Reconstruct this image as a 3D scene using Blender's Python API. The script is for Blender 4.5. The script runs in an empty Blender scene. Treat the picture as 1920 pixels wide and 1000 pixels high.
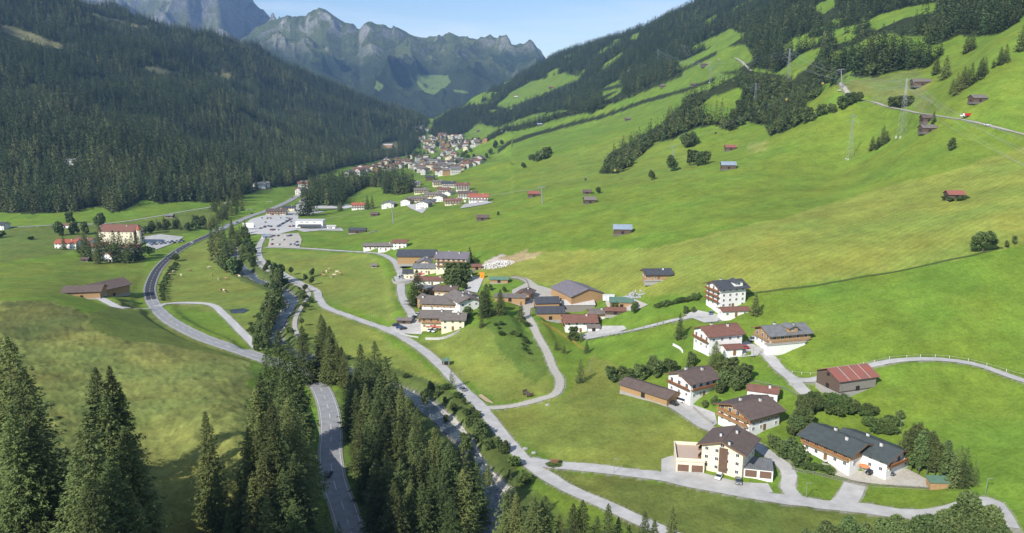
import bpy, bmesh, math, random
import numpy as np
from mathutils import Vector, Matrix
from mathutils.geometry import delaunay_2d_cdt
R = math.radians
SC = bpy.context.scene
COL = SC.collection
random.seed(7)

# ------------------------------------------------------------------ camera
CAMZ, PITCH, F = 120.0, R(12), 1507.0            # focal length in photo pixels (1920 wide)
cam = bpy.data.cameras.new('camera')
cam.sensor_width = 36; cam.lens = 36 * F / 1920; cam.clip_start = 1; cam.clip_end = 60000
camo = bpy.data.objects.new('camera', cam); COL.objects.link(camo)
camo.location = (0, 0, CAMZ); camo.rotation_euler = (R(90) - PITCH, 0, 0)
SC.camera = camo

# ------------------------------------------------------------------ world and sun
SUN_AZ, SUN_EL = R(37), R(36)     # direction shadows fall: degrees right of forward
w = bpy.data.worlds.new('World'); SC.world = w; w.use_nodes = True
nt = w.node_tree; nt.nodes.clear()
out = nt.nodes.new('ShaderNodeOutputWorld'); bg = nt.nodes.new('ShaderNodeBackground')
sky = nt.nodes.new('ShaderNodeTexSky'); sky.sky_type = 'NISHITA'; sky.sun_disc = False
sky.sun_elevation = SUN_EL
# sun stands opposite to the shadow direction; sky rotation is measured clockwise from +Y
sky.sun_rotation = SUN_AZ + math.pi
sky.altitude = 1300; sky.air_density = 1.0; sky.dust_density = 0.25; sky.ozone_density = 2.2
bg.inputs['Strength'].default_value = 0.12
tc = nt.nodes.new('ShaderNodeTexCoord'); mp = nt.nodes.new('ShaderNodeMapping')
mp.inputs['Scale'].default_value = (1.3, 1.3, 15); mp.inputs['Rotation'].default_value = (R(3), R(-4), 0)
cn = nt.nodes.new('ShaderNodeTexNoise'); cn.inputs['Scale'].default_value = 2.6; cn.inputs['Detail'].default_value = 7
cn.inputs['Roughness'].default_value = .55; cn.inputs['Distortion'].default_value = .35
cr = nt.nodes.new('ShaderNodeMapRange')
cr.inputs[1].default_value = .44; cr.inputs[2].default_value = .74; cr.inputs[3].default_value = 0; cr.inputs[4].default_value = .5
mx = nt.nodes.new('ShaderNodeMix'); mx.data_type = 'RGBA'; mx.inputs['B'].default_value = (8.4, 8.6, 9.0, 1)
L = nt.links.new
L(tc.outputs['Generated'], mp.inputs['Vector']); L(mp.outputs[0], cn.inputs['Vector']); L(cn.outputs['Fac'], cr.inputs[0])
L(cr.outputs[0], mx.inputs['Factor']); L(sky.outputs[0], mx.inputs['A']); L(mx.outputs['Result'], bg.inputs['Color']); L(bg.outputs[0], out.inputs[0])
sl = bpy.data.lights.new('sun', 'SUN'); sl.energy = 4.6; sl.angle = R(.5); sl.color = (1, .955, .88)
so = bpy.data.objects.new('sun', sl); COL.objects.link(so)
sd = Vector((math.sin(SUN_AZ) * math.cos(SUN_EL), math.cos(SUN_AZ) * math.cos(SUN_EL), -math.sin(SUN_EL)))
so.rotation_euler = sd.to_track_quat('-Z', 'Y').to_euler(); so.location = (-400, -300, 600)
SC.render.engine = 'CYCLES'
SC.view_settings.view_transform = 'Standard'; SC.view_settings.look = 'None'
SC.view_settings.exposure = 0.46; SC.view_settings.gamma = 1
SC.cycles.max_bounces = 5; SC.cycles.diffuse_bounces = 2; SC.cycles.glossy_bounces = 2; SC.cycles.volume_bounces = 0
SC.cycles.transmission_bounces = 2; SC.cycles.transparent_max_bounces = 4

# ------------------------------------------------------------------ photo <-> world
CP, SP = math.cos(PITCH), math.sin(PITCH)
def uq(px, py):
    X = (px - 960) / F; Y = (500 - py) / F
    dy = CP + Y * SP; dz = -SP + Y * CP
    return X / dy, dz / dy
def to_px(x, y, z):
    z = z - CAMZ
    dep = y * CP - z * SP
    return 960 + F * x / dep, 500 - F * (y * SP + z * CP) / dep
def depth(x, y, z): return y * CP - (z - CAMZ) * SP

# ------------------------------------------------------------------ numpy noise
def vnoise(x, y, seed=0):
    xi = np.floor(x).astype(np.int64); yi = np.floor(y).astype(np.int64)
    fx = x - xi; fy = y - yi
    fx = fx * fx * fx * (fx * (fx * 6 - 15) + 10); fy = fy * fy * fy * (fy * (fy * 6 - 15) + 10)
    def h(a, b):
        n = (a * 374761393 + b * 668265263 + seed * 1442695041) & 0x7fffffff
        n = (n ^ (n >> 13)) * 1274126177 & 0x7fffffff
        n = (n ^ (n >> 16)) & 0xffff
        return n / 65535.0
    return (h(xi, yi) * (1 - fx) + h(xi + 1, yi) * fx) * (1 - fy) + (h(xi, yi + 1) * (1 - fx) + h(xi + 1, yi + 1) * fx) * fy
def fbm(x, y, o=4, seed=0, g=.5):
    s = 0; a = 1; t = 0
    for i in range(o):
        s = s + a * (vnoise(x, y, seed + i * 17) * 2 - 1); t += a; a *= g; x, y = x * 1.8 + y * .9 + 3.1, y * 1.8 - x * .9 + 7.7
    return s / t
def ridged(x, y, o=5, seed=0, g=.5):
    s = 0; a = 1; t = 0; wgt = 1
    for i in range(o):
        n = 1 - np.abs(vnoise(x, y, seed + i * 31) * 2 - 1); n = n * n * wgt; wgt = np.clip(n * 1.6, 0, 1)
        s = s + a * n; t += a; a *= g; x, y = x * 1.7 + y * 1.0 + 1.3, y * 1.7 - x * 1.0 + 4.1
    return s / t

# ------------------------------------------------------------------ the terrain as a height field
FLOOR = ([0, 200, 400, 600, 1000, 1500, 2000, 3000, 5000, 8000, 14000], [2, 0, -8, -15, -28, -42, -55, -80, -120, -150, -170])
def floor_z(y): return np.interp(y, *FLOOR)
PC = [ # photo x, photo y, forward distance (m): where each bit of ground lies
 (0,400,1000),(200,400,1000),(400,385,1100),(560,345,1500),(740,300,2500),(0,300,1250),(200,300,1300),(0,200,1550),(0,100,2000),(0,20,2500),
 (90,0,2700),(300,60,3100),(440,98,3500),(640,175,4200),(760,225,4900),(400,300,1500),(400,200,2150),(600,250,2600),(200,150,2100),
 (90,60,4000),(300,130,4500),(440,175,5100),(640,235,5900),(200,200,1800),
 (-250,400,1000),(-250,200,1500),(-250,0,2300),(-250,-150,3000),
 (180,545,550),(0,480,700),(235,455,800),(60,440,840),(430,440,860),
 (100,568,425),(0,566,425),(170,590,405),(60,610,375),(40,680,300),(150,700,292),(280,578,500),(400,640,400),(300,700,300),(480,700,325),(300,850,212),(100,800,218),(100,950,152),(450,850,200),(400,640,402),(560,860,232),(520,960,180),
 (250,1000,155),(-100,620,360),(-100,900,165),(240,630,372),(240,560,530),(-100,560,500),
 (560,700,353),(620,800,285),(640,960,222),(900,960,222),(850,800,288),(700,650,400),(640,540,560),(520,600,455),(540,440,830),(600,420,930),
 (1000,900,245),(1100,1000,205),(1350,890,240),(1600,880,243),(1400,780,278),(1295,745,301),(1580,735,290),(1465,650,332),(1340,655,331),(1360,590,372),(1080,620,412),(1000,560,452),(830,610,420),(830,500,560),
 (930,620,388),(900,700,352),(1050,740,315),(1100,800,280),(1200,700,330),(1230,520,440),(1165,438,560),(905,412,720),(1000,370,800),(1105,380,700),(900,380,900),(1366,315,720),(1370,280,850),
 (1790,370,470),(1845,470,370),(1900,700,288),(1900,900,226),(1700,980,215),(1600,600,338),(1450,500,410),(1593,298,700),(1750,230,640),(1900,250,560),(1560,165,860),(1330,160,1400),(1720,150,820),(1900,60,760),(1830,100,800),(1700,60,1050),
 (1700,0,1350),(1900,0,1080),(1450,0,2300),(1400,100,1450),(1320,0,3200),(1200,58,3800),(1050,105,4300),(900,190,4900),(830,232,5300),
 (1320,70,4600),(1200,130,5300),(1050,170,5900),(900,240,6300),(1500,-60,3200),(1700,-100,2200),(1900,-100,1700),(2200,0,1000),(2200,250,500),(2200,500,330),(2200,800,230),
 (1100,165,2800),(1000,200,3100),(1000,300,1300),(1100,270,1270),(1150,300,1050),(1250,240,1150),(1200,200,1650),(950,265,2000),(1100,205,2100),(1250,110,2400),(1000,235,2400),
 (850,270,3000),(860,325,1500),(700,332,1700),(790,245,4800),(700,420,930),(800,395,860),(760,350,1250),(1300,200,1100),(1500,200,950),
]
WC = [(-60,150,6),(40,150,0),(150,150,2),(-30,90,22),(-80,100,44),(80,90,2),(-30,50,30),(60,50,4),(-200,150,50),(200,150,8),(-260,250,38)]
def build_ctrl():
    pts = []
    for px, py, y in PC:
        u, q = uq(px, py); pts.append((u, math.log(y), q))
    for x, y, z in WC: pts.append((x / y, math.log(y), (z - CAMZ) / y))
    for u in (-1.1, -.5, 0, .5, 1.1):
        for y in (8000, 14000): pts.append((u, math.log(y), (floor_z(y) - CAMZ) / y))
    return np.array(pts)
CT = build_ctrl(); KU = 2.2
def tps_fit(c, lam):
    P = np.stack([c[:, 0] * KU, c[:, 1]], 1); n = len(P)
    d2 = ((P[:, None] - P[None]) ** 2).sum(-1); K = .5 * d2 * np.log(d2 + 1e-12)
    A = np.zeros((n + 3, n + 3)); A[:n, :n] = K + lam * np.eye(n); A[:n, n] = 1; A[:n, n + 1:] = P; A[n, :n] = 1; A[n + 1:, :n] = P.T
    b = np.zeros(n + 3); b[:n] = c[:, 2]
    return P, np.linalg.solve(A, b)
TP, TW = tps_fit(CT, 4e-4)
def tps(u, s):
    n = len(TP); o = TW[n] + TW[n + 1] * u * KU + TW[n + 2] * s
    for i in range(n):
        d2 = (u * KU - TP[i, 0]) ** 2 + (s - TP[i, 1]) ** 2
        o = o + TW[i] * .5 * d2 * np.log(d2 + 1e-12)
    return o
NU, NY = 780, 860
UU = np.linspace(-.98, .98, NU); SS = np.linspace(math.log(42), math.log(15000), NY)
GU, GS = np.meshgrid(UU, SS); GY = np.exp(GS); GX = GU * GY
GZ = CAMZ + tps(GU, GS) * GY
k = np.clip((GY - 6000) / 2500, 0, 1); k = k * k * (3 - 2 * k)
GZ = np.maximum(GZ, floor_z(GY) * 1.0 - 14)
GZ = GZ * (1 - k) + floor_z(GY) * k
# broad rolls of the hillsides
k = np.clip((GZ - floor_z(GY)) / 60, 0, 1) * np.clip((GY - 300) / 700, 0, 1)
GZ = GZ + k * (fbm(GX / 170, GY / 170, 4, 3) * np.clip(GY / 180, 0, 13))
kl = np.clip((GZ - floor_z(GY)) / 90, 0, 1) * np.clip((GY - 800) / 500, 0, 1)
GZ = GZ + kl * np.where(GX < 0, 85, 30) * (ridged((GY + .45 * GX + 60 * fbm(GX / 300, GY / 300, 2, 8)) / 380, GX / 1100 + 5, 3, 6) - .42)
GZ = GZ + kl * np.where(GX < 0, 26, 9) * fbm(GX / 150, GY / 230, 3, 44) * np.clip(GY / 1500, .5, 1.6)
def Zat(x, y):
    x = np.asarray(x, float); y = np.maximum(np.asarray(y, float), 43)
    fu = (x / y - UU[0]) / (UU[1] - UU[0]); fs = (np.log(y) - SS[0]) / (SS[1] - SS[0])
    fu = np.clip(fu, 0, NU - 1.001); fs = np.clip(fs, 0, NY - 1.001)
    iu = fu.astype(int); js = fs.astype(int); a = fu - iu; b = fs - js
    return (GZ[js, iu] * (1 - a) + GZ[js, iu + 1] * a) * (1 - b) + (GZ[js + 1, iu] * (1 - a) + GZ[js + 1, iu + 1] * a) * b
def ground(px, py, far=None):
    """the ground point a line of sight through the photo meets"""
    for tryy in range(60):
        u, q = uq(px, py + tryy * 1.0)
        fu = (u - UU[0]) / (UU[1] - UU[0]); iu = int(min(max(fu, 0), NU - 2)); a = min(max(fu - iu, 0), 1)
        col = (GZ[:, iu] * (1 - a) + GZ[:, iu + 1] * a - CAMZ) / GY[:, 0]
        j = np.argmax(col >= q)
        if col[j] >= q and j > 0:
            t = (q - col[j - 1]) / (col[j] - col[j - 1] + 1e-12); s = SS[j - 1] + t * (SS[j] - SS[j - 1]); y = math.exp(s)
            return Vector((u * y, y, float(Zat(u * y, y))))
    raise ValueError((px, py))
def in_poly(px, py, poly):
    r = np.zeros(np.shape(px), bool); n = len(poly); j = n - 1
    for i in range(n):
        xi, yi = poly[i]; xj, yj = poly[j]
        if yi != yj:
            c = ((yi > py) != (yj > py)) & (px < (xj - xi) * (py - yi) / (yj - yi) + xi); r ^= c
        j = i
    return r
def dens(poly, k=6, closed=True):
    o = []; n = len(poly)
    for i in range(n if closed else n - 1):
        a = poly[i]; b = poly[(i + 1) % n]
        for t in range(k): o.append((a[0] + (b[0] - a[0]) * t / k, a[1] + (b[1] - a[1]) * t / k))
    if not closed: o.append(poly[-1])
    return o
def wpoly(poly, k=6): return [tuple(ground(*p)[:2]) for p in dens(poly, k)]

def smooth_path(pts, step):
    P = [np.array(p[:2], float) for p in pts]; P = [2 * P[0] - P[1]] + P + [2 * P[-1] - P[-2]]
    o = []
    for i in range(1, len(P) - 2):
        p0, p1, p2, p3 = P[i - 1:i + 3]; n = max(2, int(np.linalg.norm(p2 - p1) / step(p1[1])))
        for t in np.arange(n) / n:
            o.append(.5 * (2 * p1 + (p2 - p0) * t + (2 * p0 - 5 * p1 + 4 * p2 - p3) * t * t + (3 * p1 - p0 - 3 * p2 + p3) * t ** 3))
    o.append(P[-2]); return np.array(o)
def near_field(path, Rr):
    """smallest distance of every terrain vertex to a path, and the path's index there"""
    D = np.full(GZ.shape, 1e9); I = np.zeros(GZ.shape, int)
    du = UU[1] - UU[0]; ds = SS[1] - SS[0]
    for k_, (x, y) in enumerate(path):
        fu = (x / y - UU[0]) / du; fs = (math.log(y) - SS[0]) / ds; ru = int(Rr / y / du) + 2; rs = int(Rr / y / ds) + 2
        a, b = max(0, int(fs) - rs), min(NY, int(fs) + rs + 2); c, d = max(0, int(fu) - ru), min(NU, int(fu) + ru + 2)
        if a >= b or c >= d: continue
        q = np.hypot(GX[a:b, c:d] - x, GY[a:b, c:d] - y); m = q < D[a:b, c:d]
        D[a:b, c:d][m] = q[m]; I[a:b, c:d][m] = k_
    return D, I
STEP = lambda y: 1.2 + y * .004
ROADS = [ # kind, width, photo points
 ('main_road','asphalt',7.4,[(700,1080),(664,1010),(646,960),(631,920),(624,893),(619,850),(621,810),(615,765),(600,728),(578,705),(540,688),(500,675),(465,663),(410,645),(360,625),(320,603),(297,583),(284,563)]),
 ('main_road','new_asphalt',7.4,[(284,563),(281,540),(290,515),(303,497),(325,477),(350,461),(385,445),(412,432)]),
 ('main_road','asphalt',8.5,[(412,432),(440,419),(470,406),(500,396),(540,379),(565,364),(590,352)]),
 ('valley_lane','asphalt_pale',5.0,[(1290,1018),(1240,995),(1180,968),(1090,928),(1040,903),(990,868),(958,835),(930,800),(900,762),(870,733),(830,690),(790,655),(740,625),(700,610),(650,592),(612,577),(598,560),(592,545),(560,530),(520,508),(493,492),(485,470),(492,450),(505,438)]),
 ('village_street','asphalt_pale',6.0,[(992,864),(1030,869),(1100,877),(1180,887),(1240,894),(1300,908),(1400,926),(1480,938),(1560,948),(1640,958),(1720,966),(1770,962),(1850,940),(1870,955),(1890,990)]),
 ('side_street','asphalt_pale',4.6,[(1500,940),(1478,915),(1480,892),(1468,872),(1440,852),(1405,828),(1330,804),(1300,786),(1272,768),(1250,755)]),
 ('driveway','asphalt_pale',6.5,[(1575,950),(1592,930),(1603,908)]),
 ('gravel_track','gravel',3.8,[(905,766),(960,762),(1010,750),(1042,738),(1050,715),(1037,690),(1025,660),(1008,630),(998,608),(985,590)]),
 ('footpath','gravel',2.2,[(790,733),(830,762),(868,800),(900,850),(925,885),(955,918)]),
 ('hill_lane','asphalt_pale',4.2,[(1960,730),(1920,715),(1850,690),(1780,676),(1700,675),(1640,684),(1560,705),(1500,713),(1482,708)]),
 ('hill_lane','asphalt_pale',5.2,[(1535,758),(1505,735),(1482,708),(1460,690),(1437,665),(1410,652),(1385,655)]),
 ('farm_lane','asphalt_pale',4.6,[(1100,634),(1150,627),(1200,617),(1260,602),(1310,593),(1345,602)]),
 ('side_lane','concrete',4.6,[(292,577),(320,571),(360,569),(398,573),(420,590),(450,620),(482,652)]),
 ('farm_drive','concrete',4.6,[(276,577),(240,578),(215,573),(190,562),(165,556)]),
 ('settlement_lane','asphalt_pale',5.0,[(500,464),(560,466),(620,470),(700,475),(733,486),(745,500),(752,520),(752,548),(760,570),(772,590),(770,603),(748,611),(722,620)]),
 ('river_path','gravel',2.6,[(470,480),(495,505),(535,525),(575,545),(577,560),(557,590),(553,615),(563,635)]),
 ('hillside_road','gravel',4.6,[(1330,118),(1345,112),(1385,112),(1400,125),(1412,135)]),
 ('hillside_road','gravel',4.6,[(1540,163),(1590,175),(1640,192),(1700,208),(1760,218),(1830,230),(1920,252),(1980,268)]),
 ('field_path','gravel',4.0,[(-40,428),(60,425),(130,421),(200,420),(285,408),(330,400),(400,388),(440,376)]),
 ('farm_yard_lane','gravel',5.0,[(985,590),(990,575),(1020,560),(1010,545),(985,525),(960,520)]),
]
RPATH = []
for nm, mt, wd, pp in ROADS: RPATH.append(smooth_path([ground(*p) for p in pp], STEP))
RIVER = [(436,455),(440,480),(455,500),(480,520),(530,540),(547,562),(527,590),(515,620),(540,647),(590,668),(650,690),(720,712),(790,742),(840,790),(872,832),(897,880),(917,930),(930,1000),(950,1070)]
RIVP = smooth_path([ground(*p) for p in RIVER], STEP)
# ---- level the ground across each road, cut the river bed, roughen the pastures
ROADD = np.full(GZ.shape, 1e9)
for (nm, mt, wd, pp), path in zip(ROADS, RPATH):
    D, I = near_field(path, wd * .5 + 14); ROADD = np.minimum(ROADD, D - wd / 2)
    rz = Zat(path[:, 0], path[:, 1]); kk = np.ones(5) / 5; rz = np.convolve(np.pad(rz, 2, 'edge'), kk, 'valid')
    t = np.clip((D - wd * .5 - 1.5 - GY * .004) / 6, 0, 1); t = t * t * (3 - 2 * t)
    m = D < 1e8; GZ[m] = (rz[I] * (1 - t) + GZ * t)[m]
RD, RI = near_field(RIVP, 26)
rvz = Zat(RIVP[:, 0], RIVP[:, 1]); rvz = np.convolve(np.pad(rvz, 6, 'edge'), np.ones(13) / 13, 'valid')
WIDR = 3.3 + .8 * np.sin(np.arange(len(RIVP)) * .21) + .6 * np.sin(np.arange(len(RIVP)) * .53)
t = np.clip((RD - WIDR[RI]) / 4.5, 0, 1); t = t * t * (3 - 2 * t)
m = RD < 1e8; GZ[m] = ((rvz[RI] - 2.6 + .3 * fbm(GX / 3, GY / 3, 3, 5)) * (1 - t) + GZ * t)[m]
def mask(poly, soft=0, k=6):
    wp = wpoly(poly, k) if not isinstance(poly[0], float) else poly
    ox = fbm(GX / 9, GY / 9, 3, 11) * (1.5 + GY * .006); oy = fbm(GX / 9, GY / 9, 3, 12) * (1.5 + GY * .006)
    return in_poly(GX + ox, GY + oy, wp)
ROUGH1 = [(0,562),(100,566),(175,592),(172,620),(240,640),(330,650),(470,680),(470,760),(440,1000),(-80,1000),(-150,700),(-100,560)]
rough = mask(ROUGH1).astype(float)
hum = (fbm(GX / 7, GY / 11, 4, 21, .6) * 1.0 + (ridged(GX / 5, GY / 4, 3, 22) - .4) * .6)
GZ += rough * (hum * .9 + .5 * ridged(GX / 1.9, GY / 2.3, 2, 28)) * np.clip((ROADD - 2) / 10, 0, 1) * .9
GZ += fbm(GX / 22, GY / 22, 4, 25) * .9 * np.clip((ROADD - 2) / 14, 0, 1) * np.clip((RD - 9) / 12, 0, 1) * (GY < 1500)

# ------------------------------------------------------------------ materials
MATS = {}
def mat(name, c1, c2=None, scale=1.5, rough=.85, bump=0.0, kind=None, metal=0.0, rnd=0.0, detail=5, spec=.25):
    if name in MATS: return MATS[name]
    c2 = c2 or tuple(v * .75 for v in c1)
    m = bpy.data.materials.new(name); m.use_nodes = True; MATS[name] = m
    n = m.node_tree.nodes; l = m.node_tree.links.new; b = n['Principled BSDF']
    b.inputs['Roughness'].default_value = rough; b.inputs['Metallic'].default_value = metal
    b.inputs['Specular IOR Level'].default_value = spec
    co = n.new('ShaderNodeTexCoord')
    no = n.new('ShaderNodeTexNoise'); no.inputs['Scale'].default_value = scale; no.inputs['Detail'].default_value = detail
    no.inputs['Roughness'].default_value = .65; l(co.outputs['Object'], no.inputs['Vector'])
    mr = n.new('ShaderNodeMapRange'); mr.inputs[1].default_value = .3; mr.inputs[2].default_value = .7; l(no.outputs['Fac'], mr.inputs[0])
    mi = n.new('ShaderNodeMix'); mi.data_type = 'RGBA'; mi.inputs['A'].default_value = (*c1, 1); mi.inputs['B'].default_value = (*c2, 1)
    l(mr.outputs[0], mi.inputs['Factor']); col = mi.outputs['Result']; hgt = no.outputs['Fac']
    if kind in ('planks', 'planksx', 'tiles'):
        wv = n.new('ShaderNodeTexWave'); wv.wave_type = 'BANDS'; wv.bands_direction = {'planks': 'Z', 'planksx': 'X', 'tiles': 'X'}[kind]
        wv.inputs['Scale'].default_value = {'planks': 1.0, 'planksx': .8, 'tiles': .55}[kind]; wv.inputs['Distortion'].default_value = .6; wv.inputs['Detail'].default_value = 1
        l(co.outputs['Object'], wv.inputs['Vector'])
        mr2 = n.new('ShaderNodeMapRange'); mr2.inputs[1].default_value = 0; mr2.inputs[2].default_value = .25; mr2.inputs[3].default_value = .62; mr2.inputs[4].default_value = 1
        l(wv.outputs['Fac'], mr2.inputs[0])
        mm = n.new('ShaderNodeMix'); mm.data_type = 'RGBA'; mm.blend_type = 'MULTIPLY'; mm.inputs['Factor'].default_value = 1
        l(col, mm.inputs['A']); l(mr2.outputs[0], mm.inputs['B']); col = mm.outputs['Result']; hgt = wv.outputs['Fac']
    if rnd:
        oi = n.new('ShaderNodeObjectInfo'); hs = n.new('ShaderNodeHueSaturation')
        a = n.new('ShaderNodeMapRange'); a.inputs[3].default_value = 1 - rnd; a.inputs[4].default_value = 1 + rnd * 1.3; l(oi.outputs['Random'], a.inputs[0])
        h2 = n.new('ShaderNodeMath'); h2.operation = 'FRACT'; h3 = n.new('ShaderNodeMath'); h3.operation = 'MULTIPLY'; h3.inputs[1].default_value = 7.31
        l(oi.outputs['Random'], h3.inputs[0]); l(h3.outputs[0], h2.inputs[0])
        hh = n.new('ShaderNodeMapRange'); hh.inputs[3].default_value = .5 - rnd * .07; hh.inputs[4].default_value = .5 + rnd * .05; l(h2.outputs[0], hh.inputs[0])
        l(a.outputs[0], hs.inputs['Value']); l(hh.outputs[0], hs.inputs['Hue']); l(col, hs.inputs['Color']); col = hs.outputs[0]
    l(col, b.inputs['Base Color'])
    if bump:
        bp = n.new('ShaderNodeBump'); bp.inputs['Strength'].default_value = .6; bp.inputs['Distance'].default_value = bump
        l(hgt, bp.inputs['Height']); l(bp.outputs[0], b.inputs['Normal'])
    return m
asphalt = mat('asphalt', (.31,.31,.308), (.22,.22,.22), .35, .9)
new_asphalt = mat('new_asphalt', (.055,.056,.062), (.04,.04,.046), .8, .85)
asphalt_pale = mat('asphalt_pale', (.48,.465,.44), (.34,.33,.31), .22, .92)
gravel = mat('gravel', (.46,.43,.38), (.33,.305,.25), .9, .95, .03)
concrete = mat('concrete', (.50,.49,.46), (.40,.39,.37), .7, .9)
RM = {'asphalt': asphalt, 'new_asphalt': new_asphalt, 'asphalt_pale': asphalt_pale, 'gravel': gravel, 'concrete': concrete}

def mesh_obj(name, V, Fc, mats, parent=None, smooth=False, mi=None):
    me = bpy.data.meshes.new(name)
    V = np.asarray(V, np.float64)
    me.from_pydata(V.tolist() if len(V) < 200000 else V, [], Fc)
    for m in (mats if isinstance(mats, (list, tuple)) else [mats]): me.materials.append(m)
    if mi is not None: me.polygons.foreach_set('material_index', np.asarray(mi, np.int32))
    if smooth: me.polygons.foreach_set('use_smooth', np.ones(len(me.polygons), bool))
    me.update()
    o = bpy.data.objects.new(name, me); COL.objects.link(o)
    if parent: o.parent = parent
    return o
def fast_mesh(name, V, Q, mats, smooth=True, mi=None):
    V = np.ascontiguousarray(V, np.float32); Q = np.ascontiguousarray(Q, np.int32); k = Q.shape[1]
    me = bpy.data.meshes.new(name); me.vertices.add(len(V)); me.vertices.foreach_set('co', V.ravel())
    me.loops.add(Q.size); me.loops.foreach_set('vertex_index', Q.ravel())
    me.polygons.add(len(Q)); me.polygons.foreach_set('loop_start', np.arange(0, Q.size, k, dtype=np.int32))
    if smooth: me.polygons.foreach_set('use_smooth', np.ones(len(Q), bool))
    if mi is not None: me.polygons.foreach_set('material_index', np.asarray(mi, np.int32))
    for m in (mats if isinstance(mats, (list, tuple)) else [mats]): me.materials.append(m)
    me.update(calc_edges=True); return me
def grid_quads(ny, nx):
    i = np.arange((ny - 1) * (nx - 1)); r, c = i // (nx - 1), i % (nx - 1); a = r * nx + c
    return np.stack([a, a + 1, a + nx + 1, a + nx], 1)
def add_obj(name, me, parent=None):
    o = bpy.data.objects.new(name, me); COL.objects.link(o)
    if parent: o.parent = parent
    return o

# ------------------------------------------------------------------ ground colours (what grows there)
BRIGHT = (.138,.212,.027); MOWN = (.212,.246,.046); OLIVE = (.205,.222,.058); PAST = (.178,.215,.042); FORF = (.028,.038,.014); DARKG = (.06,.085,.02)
T = np.zeros(GZ.shape + (4,), np.float32); T[..., :3] = BRIGHT; T[..., 3] = 0
def paint(poly, c, mown=0., amt=1., k=6):
    m = mask(poly, k=k); T[m, :3] = T[m, :3] * (1 - amt) + np.array(c) * amt; T[m, 3] = mown
GREEN2 = (.10,.20,.022)
paint([(960,300),(1350,250),(1600,150),(1920,60),(1990,330),(1700,380),(1400,420),(1000,470),(800,470),(700,425),(850,330)], (.148,.212,.028), .35)
paint([(870,545),(900,500),(1000,470),(1230,465),(1500,400),(1660,350),(1750,330),(1990,255),(1990,440),(1830,478),(1600,522),(1430,548),(1200,555),(1060,548),(960,520)], MOWN, 1)
paint([(1020,300),(1180,250),(1300,270),(1320,330),(1150,350),(1000,350)], (.160,.215,.034), .6)
paint([(1560,160),(1720,130),(1760,215),(1640,190)], (.16,.19,.05), 0)
paint([(480,470),(700,478),(748,560),(740,605),(600,560)], PAST)
paint([(560,560),(700,615),(860,740),(900,780),(780,740),(640,660),(560,640)], PAST)
paint([(760,640),(950,600),(1000,640),(1040,740),(930,755),(850,700)], PAST)
paint([(905,775),(1060,745),(1110,660),(1260,770),(1330,805),(1240,885),(1060,868),(960,830)], PAST)
paint([(1030,880),(1240,905),(1500,950),(1760,975),(1700,1010),(1200,1010)], (.135,.168,.036))
paint([(300,570),(280,560),(300,500),(400,440),(470,500),(510,560),(480,640),(420,590)], PAST)
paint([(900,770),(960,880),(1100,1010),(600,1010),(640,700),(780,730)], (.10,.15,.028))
paint([(0,500),(150,485),(270,480),(280,560),(0,560)], (.145,.19,.030))
paint([(0,430),(270,415),(340,400),(400,390),(390,430),(0,495)], (.125,.165,.034))
paint([(230,560),(275,580),(470,665),(460,690),(330,655),(170,640),(170,590)], (.13,.165,.034))
T[rough > .5, :3] = OLIVE
k = np.clip(hum, -.5, .6)[..., None]; m = rough > .5
T[m, :3] *= (1 + .28 * k[m])
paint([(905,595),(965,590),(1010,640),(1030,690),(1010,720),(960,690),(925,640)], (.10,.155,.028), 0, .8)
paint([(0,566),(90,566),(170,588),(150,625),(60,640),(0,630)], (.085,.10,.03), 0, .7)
paint([(905,490),(935,478),(965,478),(960,495),(930,505),(905,502)], (.42,.39,.33), 0)          # earth scar beside the hotel
paint([(935,484),(985,470),(1010,478),(960,497)], (.33,.28,.14), 0)
paint([(1395,270),(1440,262),(1430,285),(1400,285)], (.3,.28,.1), 0, .4)
wob = fbm(GX / 60, GY / 60, 4, 33)
T[..., :3] *= (1 + .12 * wob)[..., None]
T[..., 0] *= 1 + .18 * fbm(GX / 25, GY / 25, 4, 34)
bank = (RD < 13) & (GY < 1200); T[bank, :3] = (.09,.12,.03)
bedm = RD < WIDR[RI] + .8; T[bedm, :3] = (.17,.165,.14); bedm &= (GY < 245) & (GX < 0); T[bedm, :3] = (.34,.33,.30); T[bedm, 3] = 0
T[(ROADD < .5), :3] = (.27,.26,.2)

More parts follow.
